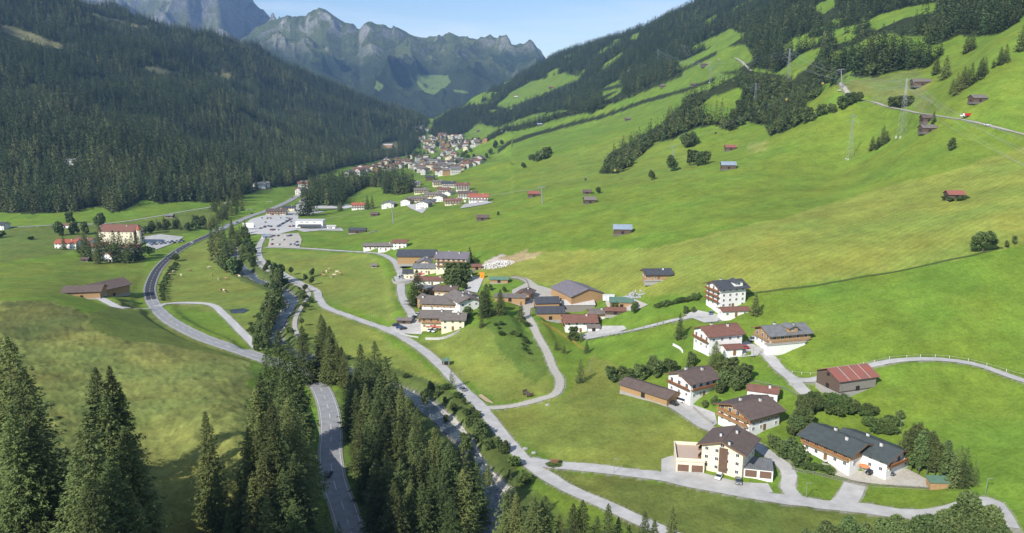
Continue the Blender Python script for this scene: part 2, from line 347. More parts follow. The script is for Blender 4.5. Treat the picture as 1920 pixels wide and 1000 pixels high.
def terrain_material():
    m = bpy.data.materials.new('ground_cover'); m.use_nodes = True
    n = m.node_tree.nodes; l = m.node_tree.links.new; b = n['Principled BSDF']; b.inputs['Roughness'].default_value = .95; b.inputs['Specular IOR Level'].default_value = .1
    at = n.new('ShaderNodeVertexColor'); at.layer_name = 'cover'
    geo = n.new('ShaderNodeNewGeometry')
    def noise(s, d=5, r=.6):
        q = n.new('ShaderNodeTexNoise'); q.inputs['Scale'].default_value = s; q.inputs['Detail'].default_value = d; q.inputs['Roughness'].default_value = r; l(geo.outputs['Position'], q.inputs['Vector']); return q
    def mr(v, a, b_, c, d):
        q = n.new('ShaderNodeMapRange'); q.inputs[1].default_value = a; q.inputs[2].default_value = b_; q.inputs[3].default_value = c; q.inputs[4].default_value = d; l(v, q.inputs[0]); return q.outputs[0]
    def mul(c, f):
        q = n.new('ShaderNodeMix'); q.data_type = 'RGBA'; q.blend_type = 'MULTIPLY'; q.inputs['Factor'].default_value = 1; l(c, q.inputs['A']); l(f, q.inputs['B']); return q.outputs['Result']
    c = at.outputs['Color']
    c = mul(c, mr(noise(.75, 6, .8).outputs['Fac'], .3, .7, .72, 1.28)); c = mul(c, mr(noise(.16, 5, .7).outputs['Fac'], .3, .7, .80, 1.2))
    c = mul(c, mr(noise(.045, 4).outputs['Fac'], .3, .7, .82, 1.18))
    # drier tufts
    dry = n.new('ShaderNodeMix'); dry.data_type = 'RGBA'; dry.inputs['B'].default_value = (.21,.195,.07,1)
    l(mr(noise(.22, 6, .75).outputs['Fac'], .56, .75, 0, .38), dry.inputs['Factor']); l(c, dry.inputs['A']); c = dry.outputs['Result']
    # mowing swaths
    wv = n.new('ShaderNodeTexWave'); wv.inputs['Scale'].default_value = .075; wv.inputs['Distortion'].default_value = 5.0; wv.inputs['Detail'].default_value = 2; wv.inputs['Detail Scale'].default_value = .06
    mpn = n.new('ShaderNodeMapping'); mpn.inputs['Rotation'].default_value = (0, 0, R(62)); l(geo.outputs['Position'], mpn.inputs['Vector']); l(mpn.outputs[0], wv.inputs['Vector'])
    f = n.new('ShaderNodeMix'); f.data_type = 'FLOAT'; f.inputs[2].default_value = 1; l(at.outputs['Alpha'], f.inputs[0]); l(mr(wv.outputs['Fac'], 0, 1, .94, 1.055), f.inputs[3])
    c = mul(c, f.outputs[0])
    l(c, b.inputs['Base Color'])
    bp = n.new('ShaderNodeBump'); bp.inputs['Distance'].default_value = .5; bp.inputs['Strength'].default_value = .7; l(noise(.9, 7, .75).outputs['Fac'], bp.inputs['Height']); l(bp.outputs[0], b.inputs['Normal'])
    return m
TMAT = terrain_material()
def make_terrain():
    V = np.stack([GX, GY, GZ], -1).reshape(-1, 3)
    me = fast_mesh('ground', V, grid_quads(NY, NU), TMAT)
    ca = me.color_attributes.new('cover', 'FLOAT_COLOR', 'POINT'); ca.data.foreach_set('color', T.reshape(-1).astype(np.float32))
    o = add_obj('ground', me); o['kind'] = 'structure'
FORESTS = []
# ------------------------------------------------------------------ roads and river
def offs(y): return .07 + y * .00045
def strip(name, path, w0, w1, m, lift=0., ncs=5, seg=None, wavy=False):
    """a band draped on the ground between two side offsets of a path"""
    P = np.asarray(path); t = np.gradient(P, axis=0); t /= np.linalg.norm(t, axis=1)[:, None] + 1e-9; nrm = np.stack([t[:, 1], -t[:, 0]], 1)
    V = []; Fc = []; n = len(P)
    rag = 1 + (.10 * fbm(np.arange(len(P)) * .45, np.zeros(len(P)) + len(P), 3, 9) if wavy else 0)
    for a in range(ncs):
        w_ = w0 + (w1 - w0) * a / (ncs - 1); Q = P + nrm * (w_ * (rag if wavy and a in (0, ncs - 1) else np.ones(len(P))))[:, None]; z = Zat(Q[:, 0], Q[:, 1]) + offs(Q[:, 1]) + lift
        V.append(np.column_stack([Q, z]))
    V = np.stack(V, 1).reshape(-1, 3)
    for i in range(n - 1):
        if seg is not None and not seg[i]: continue
        for a in range(ncs - 1): p = i * ncs + a; Fc.append((p, p + 1, p + ncs + 1, p + ncs))
    o = mesh_obj(name, V, Fc, m, smooth=True); o['kind'] = 'structure'; return o
white_paint = mat('white_paint', (.62,.62,.60), (.5,.5,.48), 2)
kerb_m = mat('kerb_stone', (.33,.32,.28), (.25,.24,.2), 2)
for k_, ((nm, mt, wd, pp), path) in enumerate(zip(ROADS, RPATH)):
    strip(nm, path, -wd / 2, wd / 2, RM[mt], lift=.004 * (k_ % 7), wavy=nm != 'main_road')
    if nm == 'main_road':
        acc = np.concatenate([[0], np.cumsum(np.linalg.norm(np.diff(path, axis=0), axis=1))])
        fine = np.arange(0, acc[-1], .75); fp = np.column_stack([np.interp(fine, acc, path[:, 0]), np.interp(fine, acc, path[:, 1])])
        strip('road_marking', fp, -.12, .12, white_paint, lift=.05, ncs=2, seg=[(s % 12) < 5 for s in fine])
        for sgn in (-1, 1):
            strip('road_marking', path, sgn * (wd / 2 - .42), sgn * (wd / 2 - .22), white_paint, lift=.05, ncs=2)
            strip('road_verge', path, sgn * (wd / 2 + .05), sgn * (wd / 2 + .55), kerb_m, lift=.03, ncs=2)
def area(name, poly, m, lift=0.03, res=4):
    wp = wpoly(poly, 4); P = [Vector(p) for p in wp]; n = len(P)
    xs = [p.x for p in P]; ys = [p.y for p in P]; gx, gy = np.meshgrid(np.arange(min(xs), max(xs), res), np.arange(min(ys), max(ys), res))
    ins = in_poly(gx, gy, wp); P += [Vector((float(a), float(b))) for a, b in zip(gx[ins], gy[ins])]
    r = delaunay_2d_cdt(P, [(i, (i + 1) % n) for i in range(n)], [], 1, 1e-4)
    V = [(v.x, v.y, float(Zat(v.x, v.y)) + offs(v.y) + lift) for v in r[0]]
    o = mesh_obj(name, V, [tuple(f) for f in r[2]], m, smooth=True); o['kind'] = 'structure'; return o
area('parking_lot', [(452,428),(470,412),(505,402),(548,398),(575,392),(610,398),(560,405),(556,432),(520,440),(470,440)], concrete)
area('parking_lot', [(508,440),(560,438),(566,450),(562,466),(502,464)], gravel)
area('service_yard', [(545,400),(565,372),(585,370),(580,395)], asphalt_pale)
area('parking_lot', [(556,432),(560,425),(640,428),(645,434),(600,433),(570,436)], asphalt_pale)
area('yard', [(1240,862),(1262,855),(1270,872),(1310,886),(1385,905),(1440,908),(1450,925),(1380,925),(1310,912),(1240,898)], asphalt_pale, .045)
area('yard', [(1540,868),(1580,880),(1640,888),(1700,880),(1745,903),(1745,916),(1690,913),(1610,905),(1555,889)], gravel, .04)
area('yard', [(1245,748),(1278,745),(1300,760),(1340,775),(1345,795),(1330,805),(1290,782)], asphalt_pale, .045)
area('yard', [(1355,660),(1400,640),(1430,655),(1420,668),(1370,672)], concrete, .045)
area('yard', [(1280,590),(1310,583),(1350,592),(1345,604),(1320,606)], concrete, .045)
area('yard', [(1085,632),(1130,612),(1170,612),(1175,618),(1150,628),(1100,638)], asphalt_pale, .045)
area('parking_lot', [(735,617),(752,600),(790,600),(795,618),(790,628),(740,626)], asphalt_pale, .05)
area('parking_lot', [(738,520),(755,514),(778,515),(778,526),(742,530)], asphalt_pale, .05)
area('yard', [(868,545),(885,520),(908,520),(895,550)], concrete, .05)
area('yard', [(960,545),(990,530),(1040,545),(1035,570),(990,580),(960,570)], gravel, .05)
area('yard', [(1130,555),(1185,560),(1215,572),(1190,585),(1140,580)], gravel, .05)
area('hotel_yard', [(275,465),(270,445),(300,440),(345,445),(330,455),(290,470)], asphalt_pale, .05)
area('sports_ground', [(580,388),(650,384),(665,388),(650,392),(580,392)], concrete, .05)
area('yard', [(862,392),(905,385),(926,380),(906,378),(870,384)], asphalt_pale, .05)
area('yard', [(757,384),(772,393),(792,401),(800,393),(790,384)], asphalt_pale, .05)
area('pond', [(430,582),(455,579),(468,582),(455,588),(432,588)], mat('pond_water', (.05,.07,.09), (.04,.05,.07), .5, .15), .0)
# river water and bed
def water_material():
    m = bpy.data.materials.new('river_water'); m.use_nodes = True; n = m.node_tree.nodes; l = m.node_tree.links.new; b = n['Principled BSDF']
    g = n.new('ShaderNodeNewGeometry'); q = n.new('ShaderNodeTexNoise'); q.inputs['Scale'].default_value = .9; q.inputs['Detail'].default_value = 8; q.inputs['Roughness'].default_value = .75
    l(g.outputs['Position'], q.inputs['Vector']); cr_ = n.new('ShaderNodeValToRGB'); e = cr_.color_ramp.elements
    e[0].position = .50; e[0].color = (.035,.052,.060,1); e[1].position = .78; e[1].color = (.38,.42,.43,1); l(q.outputs['Fac'], cr_.inputs[0]); l(cr_.outputs[0], b.inputs['Base Color'])
    b.inputs['Roughness'].default_value = .3; bp = n.new('ShaderNodeBump'); bp.inputs['Distance'].default_value = .4; l(q.outputs['Fac'], bp.inputs['Height']); l(bp.outputs[0], b.inputs['Normal']); return m
def river():
    P = RIVP; t = np.gradient(P, axis=0); t /= np.linalg.norm(t, axis=1)[:, None]; nr = np.stack([t[:, 1], -t[:, 0]], 1); V = []; Fc = []; ncs = 5
    for i in range(len(P)):
        for a in range(ncs):
            k = a / (ncs - 1) * 2 - 1; q = P[i] + nr[i] * (WIDR[i] * .85 * k + 1.5 * math.sin(i * .13)); V.append((q[0], q[1], rvz[i] - 2.15))
    for i in range(len(P) - 1):
        for a in range(ncs - 1): p = i * ncs + a; Fc.append((p, p + 1, p + ncs + 1, p + ncs))
    o = mesh_obj('river', V, Fc, water_material(), smooth=True); o['kind'] = 'structure'
river()

# ------------------------------------------------------------------ far mountains
def mountain_material(name, low, high, rock, rockamt, treeline):
    m = bpy.data.materials.new(name); m.use_nodes = True; n = m.node_tree.nodes; l = m.node_tree.links.new; b = n['Principled BSDF']; b.inputs['Roughness'].default_value = .95; b.inputs['Specular IOR Level'].default_value = .05
    g = n.new('ShaderNodeNewGeometry'); sp = n.new('ShaderNodeSeparateXYZ'); l(g.outputs['Position'], sp.inputs[0]); sn = n.new('ShaderNodeSeparateXYZ'); l(g.outputs['Normal'], sn.inputs[0])
    def noise(s, d=6, r=.6):
        q = n.new('ShaderNodeTexNoise'); q.inputs['Scale'].default_value = s; q.inputs['Detail'].default_value = d; q.inputs['Roughness'].default_value = r; l(g.outputs['Position'], q.inputs['Vector']); return q.outputs['Fac']
    def ma(op, a, b_):
        q = n.new('ShaderNodeMath'); q.operation = op
        for i, v in enumerate((a, b_)):
            if isinstance(v, (int, float)): q.inputs[i].default_value = v
            else: l(v, q.inputs[i])
        return q.outputs[0]
    def mr(v, a, b_, c=0, d=1):
        q = n.new('ShaderNodeMapRange'); q.inputs[1].default_value = a; q.inputs[2].default_value = b_; q.inputs[3].default_value = c; q.inputs[4].default_value = d; l(v, q.inputs[0]); return q.outputs[0]
    def mix(f, a, b_):
        q = n.new('ShaderNodeMix'); q.data_type = 'RGBA'; l(f, q.inputs['Factor'])
        for k, v in (('A', a), ('B', b_)):
            if isinstance(v, tuple): q.inputs[k].default_value = (*v, 1)
            else: l(v, q.inputs[k])
        return q.outputs['Result']
    big = noise(.0016, 7, .62); fine = noise(.02, 6, .7)
    hz = ma('ADD', sp.outputs['Z'], ma('MULTIPLY', ma('SUBTRACT', big, .5), 900))
    c = mix(mr(hz, treeline - 60, treeline + 140), low, high)
    steep = ma('ADD', ma('SUBTRACT', 1, sn.outputs['Z']), ma('MULTIPLY', ma('SUBTRACT', fine, .5), .5))
    rk = ma('MULTIPLY', mr(steep, .42 - rockamt, .55 - rockamt), mr(hz, treeline - 100, treeline + 300))
    c = mix(rk, c, mix(mr(noise(.006, 8, .7), .35, .65), rock, tuple(v * .55 for v in rock)))
    cl = ma('MULTIPLY', mr(noise(.0026, 4, .5), .60, .66), mr(hz, treeline + 60, treeline - 60)); c = mix(ma('MULTIPLY', cl, .35), c, (.11,.15,.05)); speck = noise(.055, 3, .8); c = mix(mr(speck, .38, .62, .55, 0), c, tuple(v * .25 for v in low)); an = n.new('ShaderNodeAttribute'); an.attribute_name = 'meadow'; c = mix(an.outputs['Fac'], c, (.15,.21,.06))
    l(c, b.inputs['Base Color'])
    bp = n.new('ShaderNodeBump'); bp.inputs['Distance'].default_value = 22; bp.inputs['Strength'].default_value = .9; l(noise(.03, 7, .75), bp.inputs['Height']); l(bp.outputs[0], b.inputs['Normal'])
    return m
def mountain(crest, y0, yb, m, amp, seed, meadows=(), nx=640, ny=420, zb=-140, power=.9, scale=760.):
    """crest: photo x, photo y, distance; the massif falls to y0 in front and to yb behind"""
    cu = []; cy = []; cz = []
    for px, py, y in crest:
        u, q = uq(px, py); cu.append(u); cy.append(y); cz.append(CAMZ + q * y)
    U = np.linspace(cu[0], cu[-1], nx); YC = np.interp(U, cu, cy); ZC = np.interp(U, cu, cz); kk = np.array([1, 2, 3, 2, 1]) / 9; ZC = np.convolve(np.pad(ZC, 2, 'edge'), kk, 'valid') + 9 * fbm(U * 110, U * 0 + seed, 4, seed + 2, .6)
    t = np.linspace(0, 1.6, ny)[:, None]; y = np.where(t < 1, y0 + (YC - y0) * t, YC + (yb - YC) * (t - 1) / .6); x = U * y
    prof = np.where(t < 1, t ** power, np.maximum(1 - ((t - 1) / .6) * 1.0, 0))
    z = zb + (ZC - zb) * prof
    wx = x + 260 * fbm(x / 1300, y / 1300, 3, seed + 5); wy = y + 260 * fbm(x / 1300, y / 1300, 3, seed + 6)
    rd = ridged(wx / scale, wy / (scale * 1.6), 7, seed, .52) - .42
    win = np.clip(t * 2.2, 0, 1) * (1 - .80 * np.exp(-((t - 1) / .06) ** 2)); k = np.clip((ZC - zb) / 900, .25, 1.2)
    z = z + rd * amp * win * k + 34 * (ridged(wx / 190, wy / 230, 4, seed + 9) - .4) * np.clip(t * 3, 0, 1)
    V = np.stack([x, y, z], -1).reshape(-1, 3); me = fast_mesh('mountain', V, grid_quads(ny, nx), m); px, py = to_px(x, y, z); jx = 6 * fbm(x / 300, y / 300, 3, seed + 15); md = np.zeros(x.shape, np.float32)
    for poly in meadows: md[in_poly(px + jx, py + jx * .5, poly) & (t < 1)] = 1
    ca = me.attributes.new('meadow', 'FLOAT', 'POINT'); ca.data.foreach_set('value', md.ravel()); o = add_obj('mountain', me); o['kind'] = 'structure'
    return o
MM1 = mountain_material('rock_massif', (.05,.075,.03), (.15,.17,.09), (.34,.33,.31), .24, 330)
MM2 = mountain_material('alpine_range', (.048,.068,.030), (.13,.155,.06), (.42,.41,.38), .12, 470)
MM3 = mountain_material('wooded_shoulder', (.045,.065,.028), (.08,.10,.04), (.3,.3,.28), -.2, 900)
mountain([(-500,-20,11000),(-100,10,11000),(60,-15,11000),(110,0,11000),(180,-30,11000),(240,-60,11300),(300,-90,11500),(340,-130,11500),(370,-95,11300),(400,-120,11300),(430,-55,11000),(455,-15,10800),(470,-3,10700),(488,20,10500),(505,36,10300),(530,60,10000),(600,110,9800),(700,180,9800)], 6600, 15000, MM1, 520, 41, power=.8)
mountain([(330,200,8000),(420,120,8300),(450,72,8500),(480,50,8700),(505,40,8800),(530,33,8900),(545,32,9000),(560,36,9000),(572,36,9000),(585,24,9000),(600,18,9000),(612,22,9000),(625,32,9000),(640,45,9000),(655,48,9000),(672,60,9000),(685,48,9000),(697,44,9000),(715,50,9000),(740,60,9100),(770,68,9100),(800,72,9100),(815,70,9100),(828,69,9100),(842,62,9100),(849,62,9100),(862,69,9100),(875,72,9100),(900,76,9200),(925,80,9200),(935,78,9200),(945,75,9200),(955,79,9200),(962,82,9200),(980,79,9200),(1000,80,9200),(1008,88,9200),(1024,108,9200),(1060,140,9200),(1120,200,9200)], 5600, 12500, MM2, 330, 77, scale=640., meadows=[[(783,143),(838,140),(843,152),(815,178),(795,173),(782,156)],[(850,168),(880,172),(878,176),(852,173)],[(705,150),(718,158),(712,172),(702,166)]])
mountain([(300,120,6700),(450,130,6700),(560,128,6800),(640,150,6900),(700,168,6900),(760,190,6800),(800,215,6500),(830,242,6300),(900,262,6200)], 5600, 8600, MM3, 90, 93, nx=360, ny=220, power=1.0, scale=500., meadows=[[(625,140),(660,146),(700,162),(735,180),(800,206),(815,222),(770,208),(720,192),(670,172),(640,158)]])
# ------------------------------------------------------------------ tagging
def tag(o, label=None, cat=None, group=None, kind=None):
    if label: o['label'] = label
    if cat: o['category'] = cat
    if group: o['group'] = group
    if kind: o['kind'] = kind
    return o
def empty(name, loc=(0, 0, 0), rz=0.):
    o = bpy.data.objects.new(name, None); COL.objects.link(o); o.location = loc; o.rotation_euler = (0, 0, rz); o.empty_display_size = .5; return o

# ------------------------------------------------------------------ trees
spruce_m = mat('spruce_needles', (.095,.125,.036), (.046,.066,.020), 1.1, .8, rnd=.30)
spruce_lit = mat('spruce_needles_sunlit', (.150,.180,.052), (.075,.098,.030), 1.1, .8, rnd=.28)  # brighter copy of the needles, with sunlight put into the colour
leaf_m = mat('broadleaf_foliage', (.110,.150,.045), (.060,.090,.028), .9, .8, rnd=.25)
shrub_m = mat('shrub_foliage', (.085,.13,.03), (.045,.075,.02), .9, .8, rnd=.25)
bark_m = mat('bark', (.13,.10,.08), (.07,.055,.045), 3, .95)
far_spruce = mat('wood_needles', (.074,.106,.034), (.026,.044,.017), .35, .85, rnd=.42)
far_leaf = mat('wood_leaves', (.105,.135,.042), (.055,.080,.026), .35, .85, rnd=.3)
larch = mat('larch_needles', (.17,.19,.07), (.10,.12,.045), .35, .85, rnd=.3)
def tris_mesh(name, A, B, C_, m):
    V = np.stack([A, B, C_], 1).reshape(-1, 3); Q = np.arange(len(V)).reshape(-1, 3)
    return fast_mesh(name, V, Q, m, smooth=False)
def spruce_crown(h, rad, whorls, per, tuf, leaf, seed, z0=.06, m=None, gappy=.12, as_arrays=False):
    r = np.random.default_rng(seed); A = []; B = []; C_ = []
    zs = z0 + (1 - z0) * (np.linspace(0, 1, whorls) ** .92)
    ph = r.uniform(0, 6.28)
    for i, t in enumerate(zs):
        zc = t * h; rr = rad * ((1 - t) ** .60) * (1 + .12 * math.sin(t * 23 + seed)) + .05
        if t < .2: rr *= .72 + 1.4 * t
        nb = max(3, int(per * (.45 + .55 * (1 - t))))
        for b in range(nb):
            if r.random() < gappy and t < .9: continue
            a = ph + i * 2.4 + b * 6.283 / nb + r.normal() * .12; L_ = rr * (r.uniform(.55, 1.2) if r.random() > .06 else 1.35); lift = r.normal() * .02 * h / 10
            n = max(2, int(tuf * (.35 + .65 * L_ / rad))); f = np.sqrt(r.uniform(.02, 1, n))
            droop = (.30 + .25 * (1 - t)) * L_ * f ** 1.1 - .16 * L_ * np.maximum(f - .7, 0) * 3
            sp_ = r.normal(size=n) * .13 * L_ * (1.15 - f) + r.normal(size=n) * leaf * .35
            ca, sa = math.cos(a), math.sin(a)
            cx = ca * L_ * f - sa * sp_; cy = sa * L_ * f + ca * sp_; cz = zc - droop + lift - np.abs(r.normal(size=n)) * leaf * .45
            c = np.stack([cx, cy, cz], 1)
            d = np.stack([ca * np.ones(n) + r.normal(size=n) * .45, sa * np.ones(n) + r.normal(size=n) * .45, -.35 + r.normal(size=n) * .35], 1); d /= np.linalg.norm(d, axis=1)[:, None]
            s = np.cross(d, r.normal(size=(n, 3)) * .55 + np.array([0, 0, 1])); s /= np.linalg.norm(s, axis=1)[:, None]
            l_ = leaf * r.uniform(.6, 1.3, n)[:, None] * (.55 + .45 * (1 - t))
            A.append(c - d * l_ * .5 - s * l_ * .42); B.append(c - d * l_ * .5 + s * l_ * .42); C_.append(c + d * l_ * .75)
    # leader
    k = 8; c = np.array([[0, 0, h * (1 - .004 * j)] for j in range(k)]); an = r.uniform(0, 6.28, k); d = np.stack([np.cos(an) * .35, np.sin(an) * .35, np.ones(k)], 1) * leaf * .6
    A.append(c - d + np.array([leaf * .12, 0, 0])); B.append(c - d - np.array([leaf * .12, 0, 0])); C_.append(c + d * .7)
    A, B, C_ = map(np.concatenate, (A, B, C_))
    return (A, B, C_) if as_arrays else tris_mesh('crown', A, B, C_, m)
def leafy_crown(h, rad, nt_, leaf, seed, m=None, base=.22, nb=9, as_arrays=False, squat=1.0):
    r = np.random.default_rng(seed); cz = h * (base + (1 - base) / 2); hz = h * (1 - base) / 2
    A = []; B = []; C_ = []
    for i in range(nb):
        if i == 0: o = np.zeros(3); s = .62
        else:
            v = r.normal(size=3); v /= np.linalg.norm(v); o = v * r.uniform(.48, .82); s = r.uniform(.20, .44)
        n = int(nt_ * (s ** 2) / (nb * .17)); v = r.normal(size=(n, 3)); v /= np.linalg.norm(v, axis=1)[:, None]
        rr = s * (1 - .35 * r.random((n, 1)) ** 2) * (1 + .10 * np.sin(v[:, :1] * 7 + seed) * np.cos(v[:, 1:2] * 6))
        p = o + v * rr; p[:, 2] *= 1.0; c = p * np.array([rad, rad, hz]) + np.array([0, 0, cz])
        d = v + r.normal(size=(n, 3)) * .8; d /= np.linalg.norm(d, axis=1)[:, None]; s2 = np.cross(d, r.normal(size=(n, 3))); s2 /= np.linalg.norm(s2, axis=1)[:, None]
        l_ = leaf * r.uniform(.6, 1.3, n)[:, None]
        A.append(c - d * l_ * .4 - s2 * l_ * .6); B.append(c - d * l_ * .4 + s2 * l_ * .6); C_.append(c + d * l_ * .6)
    A, B, C_ = map(np.concatenate, (A, B, C_))
    return (A, B, C_) if as_arrays else tris_mesh('crown', A, B, C_, m)
def trunk_mesh(h, r0, r1=.04, sides=7, seed=0, limbs=0, bend=.01):
    r = random.Random(seed); V = []; Fc = []
    def tube(pts, rad):
        b0 = len(V)
        for (p, q) in zip(pts, rad):
            for k in range(sides): a = 6.2832 * k / sides; V.append((p[0] + math.cos(a) * q, p[1] + math.sin(a) * q, p[2]))
        for i in range(len(pts) - 1):
            for k in range(sides): a = b0 + i * sides + k; b = b0 + i * sides + (k + 1) % sides; Fc.append((a, b, b + sides, a + sides))
        Fc.append(tuple(b0 + (len(pts) - 1) * sides + k for k in range(sides)))
    n = 6; tube([(math.sin(i * 1.3 + seed) * bend * h * i / n, math.cos(i * 1.7 + seed) * bend * h * i / n, -1.2 + (h + 1.2) * i / n) for i in range(n + 1)], [r0 + (r1 - r0) * i / n for i in range(n + 1)])
    for j in range(limbs):
        a = r.uniform(0, 6.28); z = h * r.uniform(.35, .75); l_ = h * r.uniform(.25, .4)
        tube([(0, 0, z), (math.cos(a) * l_ * .4, math.sin(a) * l_ * .4, z + l_ * .35), (math.cos(a) * l_ * .8, math.sin(a) * l_ * .8, z + l_ * .8)], [r0 * .5, r0 * .3, r0 * .1])
    me = bpy.data.meshes.new('trunk'); me.from_pydata(V, [], Fc); me.materials.append(bark_m); me.update(); return me
# kinds: list of (crown mesh, trunk mesh, native height)
KIND = {}
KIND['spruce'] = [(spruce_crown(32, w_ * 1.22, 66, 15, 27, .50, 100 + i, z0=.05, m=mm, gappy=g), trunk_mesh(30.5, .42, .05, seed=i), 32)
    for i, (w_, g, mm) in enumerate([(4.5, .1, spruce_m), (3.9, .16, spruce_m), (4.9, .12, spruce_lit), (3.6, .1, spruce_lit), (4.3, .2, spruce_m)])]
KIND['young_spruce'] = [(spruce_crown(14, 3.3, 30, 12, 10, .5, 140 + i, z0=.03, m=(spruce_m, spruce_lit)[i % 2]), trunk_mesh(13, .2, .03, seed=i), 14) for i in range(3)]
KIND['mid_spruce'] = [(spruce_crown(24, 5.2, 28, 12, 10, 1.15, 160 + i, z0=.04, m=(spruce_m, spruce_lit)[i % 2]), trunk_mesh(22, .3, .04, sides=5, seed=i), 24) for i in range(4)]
KIND['broadleaf'] = [(leafy_crown(12, 5.2, 7000, .60, 200 + i, leaf_m, nb=14, base=.10), trunk_mesh(8, .32, .1, seed=i, limbs=5), 12) for i in range(4)]
KIND['mid_broadleaf'] = [(leafy_crown(10, 4.2, 1500, .95, 220 + i, leaf_m, base=.03), trunk_mesh(6, .25, .08, sides=5, seed=i, limbs=2), 10) for i in range(4)]
KIND['shrub'] = [(leafy_crown(2.6, 1.9, 700, .42, 240 + i, shrub_m, base=.02, nb=6), trunk_mesh(1.2, .08, .03, sides=5, seed=i, limbs=2), 2.6) for i in range(3)]
KIND['pine'] = [(leafy_crown(14, 3.4, 6500, .5, 280 + i, leaf_m if i % 2 else spruce_m, base=.10, nb=18), trunk_mesh(12, .2, .05, sides=6, seed=i, limbs=3), 14) for i in range(3)]
KIND['slim_broadleaf'] = [(leafy_crown(9, 1.9, 1500, .5, 260 + i, leaf_m, base=.15, nb=8), trunk_mesh(6, .13, .04, sides=5, seed=i, limbs=2), 9) for i in range(2)]
NAMEOF = {'pine': ('pine_tree', 'pine tree'), 'spruce': ('spruce_tree', 'spruce tree'), 'young_spruce': ('spruce_tree', 'spruce tree'), 'mid_spruce': ('spruce_tree', 'spruce tree'), 'broadleaf': ('broadleaf_tree', 'tree'),
          'mid_broadleaf': ('broadleaf_tree', 'tree'), 'shrub': ('shrub', 'shrub'), 'slim_broadleaf': ('roadside_tree', 'tree')}
def road_gap(x, y):
    fu = (x / y - UU[0]) / (UU[1] - UU[0]); fs = (math.log(max(y, 43)) - SS[0]) / (SS[1] - SS[0]); return ROADD[min(max(int(round(fs)), 0), NY - 1), min(max(int(round(fu)), 0), NU - 1)]
def off_road(p, gap=1.6):
    if road_gap(p.x, p.y) > gap: return p
    for r_ in (2, 4, 6, 8, 11):
        for a in range(12):
            x = p.x + r_ * math.cos(a * .5236); y = p.y + r_ * math.sin(a * .5236)
            if road_gap(x, y) > gap: return Vector((x, y, float(Zat(x, y))))
    return p
TR = random.Random(5); NTREE = [0]; TREEXY = []
def plant(p, h, kind, label, group=None, wide=1.0, var=None):
    p = off_road(Vector(p)); K = KIND[kind]; cm, tm, nh = K[TR.randrange(len(K)) if var is None else var % len(K)]
    nm, cat = NAMEOF[kind]; s = h / nh; root = empty(nm, p, TR.uniform(0, 6.28))
    root.scale = (s * wide, s * wide, s)
    tag(root, label, cat, group)
    for n_, me in (('trunk', tm), ('crown', cm)): o = add_obj(n_, me); o.parent = root
    NTREE[0] += 1; TREEXY.append((p[0], p[1])); return root
def T_base(px, py, hpx, kind, label, group=None, wide=1.0, var=None):
    if kind == 'spruce': wide *= 1.65
    if kind == 'mid_spruce': wide *= 1.12
    g = ground(px, py); h = hpx * depth(*g) / F * 1.02; return plant(g, h, kind, label, group, wide, var)
def T_top(px, py, h, kind, label, group=None, wide=1.0, var=None):
    if kind == 'spruce': wide *= 1.48
    u, q = uq(px, py)
    for y in np.geomspace(60, 1500, 900):
        zt = CAMZ + q * y; zg = float(Zat(u * y, y))
        if zt - zg <= h: return plant(Vector((u * y, y, zg)), zt - zg, kind, label, group, wide, var)
def row(specs, fn, kind, label, group, wide=1.0):
    for s in specs: fn(s[0], s[1], s[2], kind if len(s) < 4 else s[3], label, group, wide * TR.uniform(.92, 1.1))

# ---- the big foreground spruces
row([(12,632,36),(-25,600,36),(40,690,34),(-60,640,34),(20,760,30),(60,800,26)], T_top, 'spruce', 'tall shaded spruce in the dark clump along the left picture edge', 'shaded spruces at the left edge', .95)
row([(6,925,14),(62,952,12),(30,975,10)], T_top, 'young_spruce', 'young sunlit spruce in the bottom left corner', 'young spruces in the bottom left corner', 1.1)
row([(178,690,36),(205,688,37),(225,730,34),(196,740,33)], T_top, 'spruce', 'dark tall spruce at the back of the clump in the left pasture', 'spruces at the back of the left pasture clump', .8)
row([(158,775,34),(232,800,34),(255,850,30),(140,850,30),(205,860,30),(165,900,28),(245,920,26)], T_top, 'spruce', 'sunlit grey green spruce at the front of the clump in the left pasture', 'front spruces of the left pasture clump', .92)
T_top(384, 772, 30, 'spruce', 'slim lone spruce standing between the two pasture clumps', None, .8, 3)
row([(404,880,25),(392,930,20),(425,960,18)], T_top, 'spruce', 'slim spruce just in front of the lone spruce between the clumps', 'slim spruces between the clumps', .75)
T_top(447, 885, 15, 'young_spruce', 'small yellowish green spruce beside the big roadside clump', None, 1.0, 1)
row([(520,620,34),(500,650,33),(540,640,33),(553,672,31),(487,700,31),(530,690,32),(480,725,28)], T_top, 'spruce', 'dark tall spruce at the back of the roadside clump left of the main road', 'back spruces of the roadside clump', .85)
row([(508,760,31),(540,745,31),(488,790,28),(560,770,26),(520,800,32),(465,800,26)], T_top, 'spruce', 'tall spruce in the middle of the roadside clump left of the main road', 'middle spruces of the roadside clump', .9)
row([(510,795,33),(552,848,29),(490,850,29),(530,880,28),(470,900,24),(575,905,22),(500,930,24),(550,935,24)], T_top, 'spruce', 'sunlit spruce at the front of the roadside clump left of the main road', 'front spruces of the roadside clump', .95)
row([(612,963,13),(580,972,13),(645,980,9),(545,985,12)], T_top, 'young_spruce', 'young spruce beside the main road at the bottom of the picture', 'young spruces at the roadside bottom edge')
row([(585,592,30),(600,603,28),(616,612,26),(632,645,19),(574,610,27),(608,632,22),(644,662,16),(624,625,23),(640,650,18),(592,612,26)], T_top, 'spruce', 'dark spruce in the group between the main road bend and the river', 'spruces between the road bend and the river', .95)
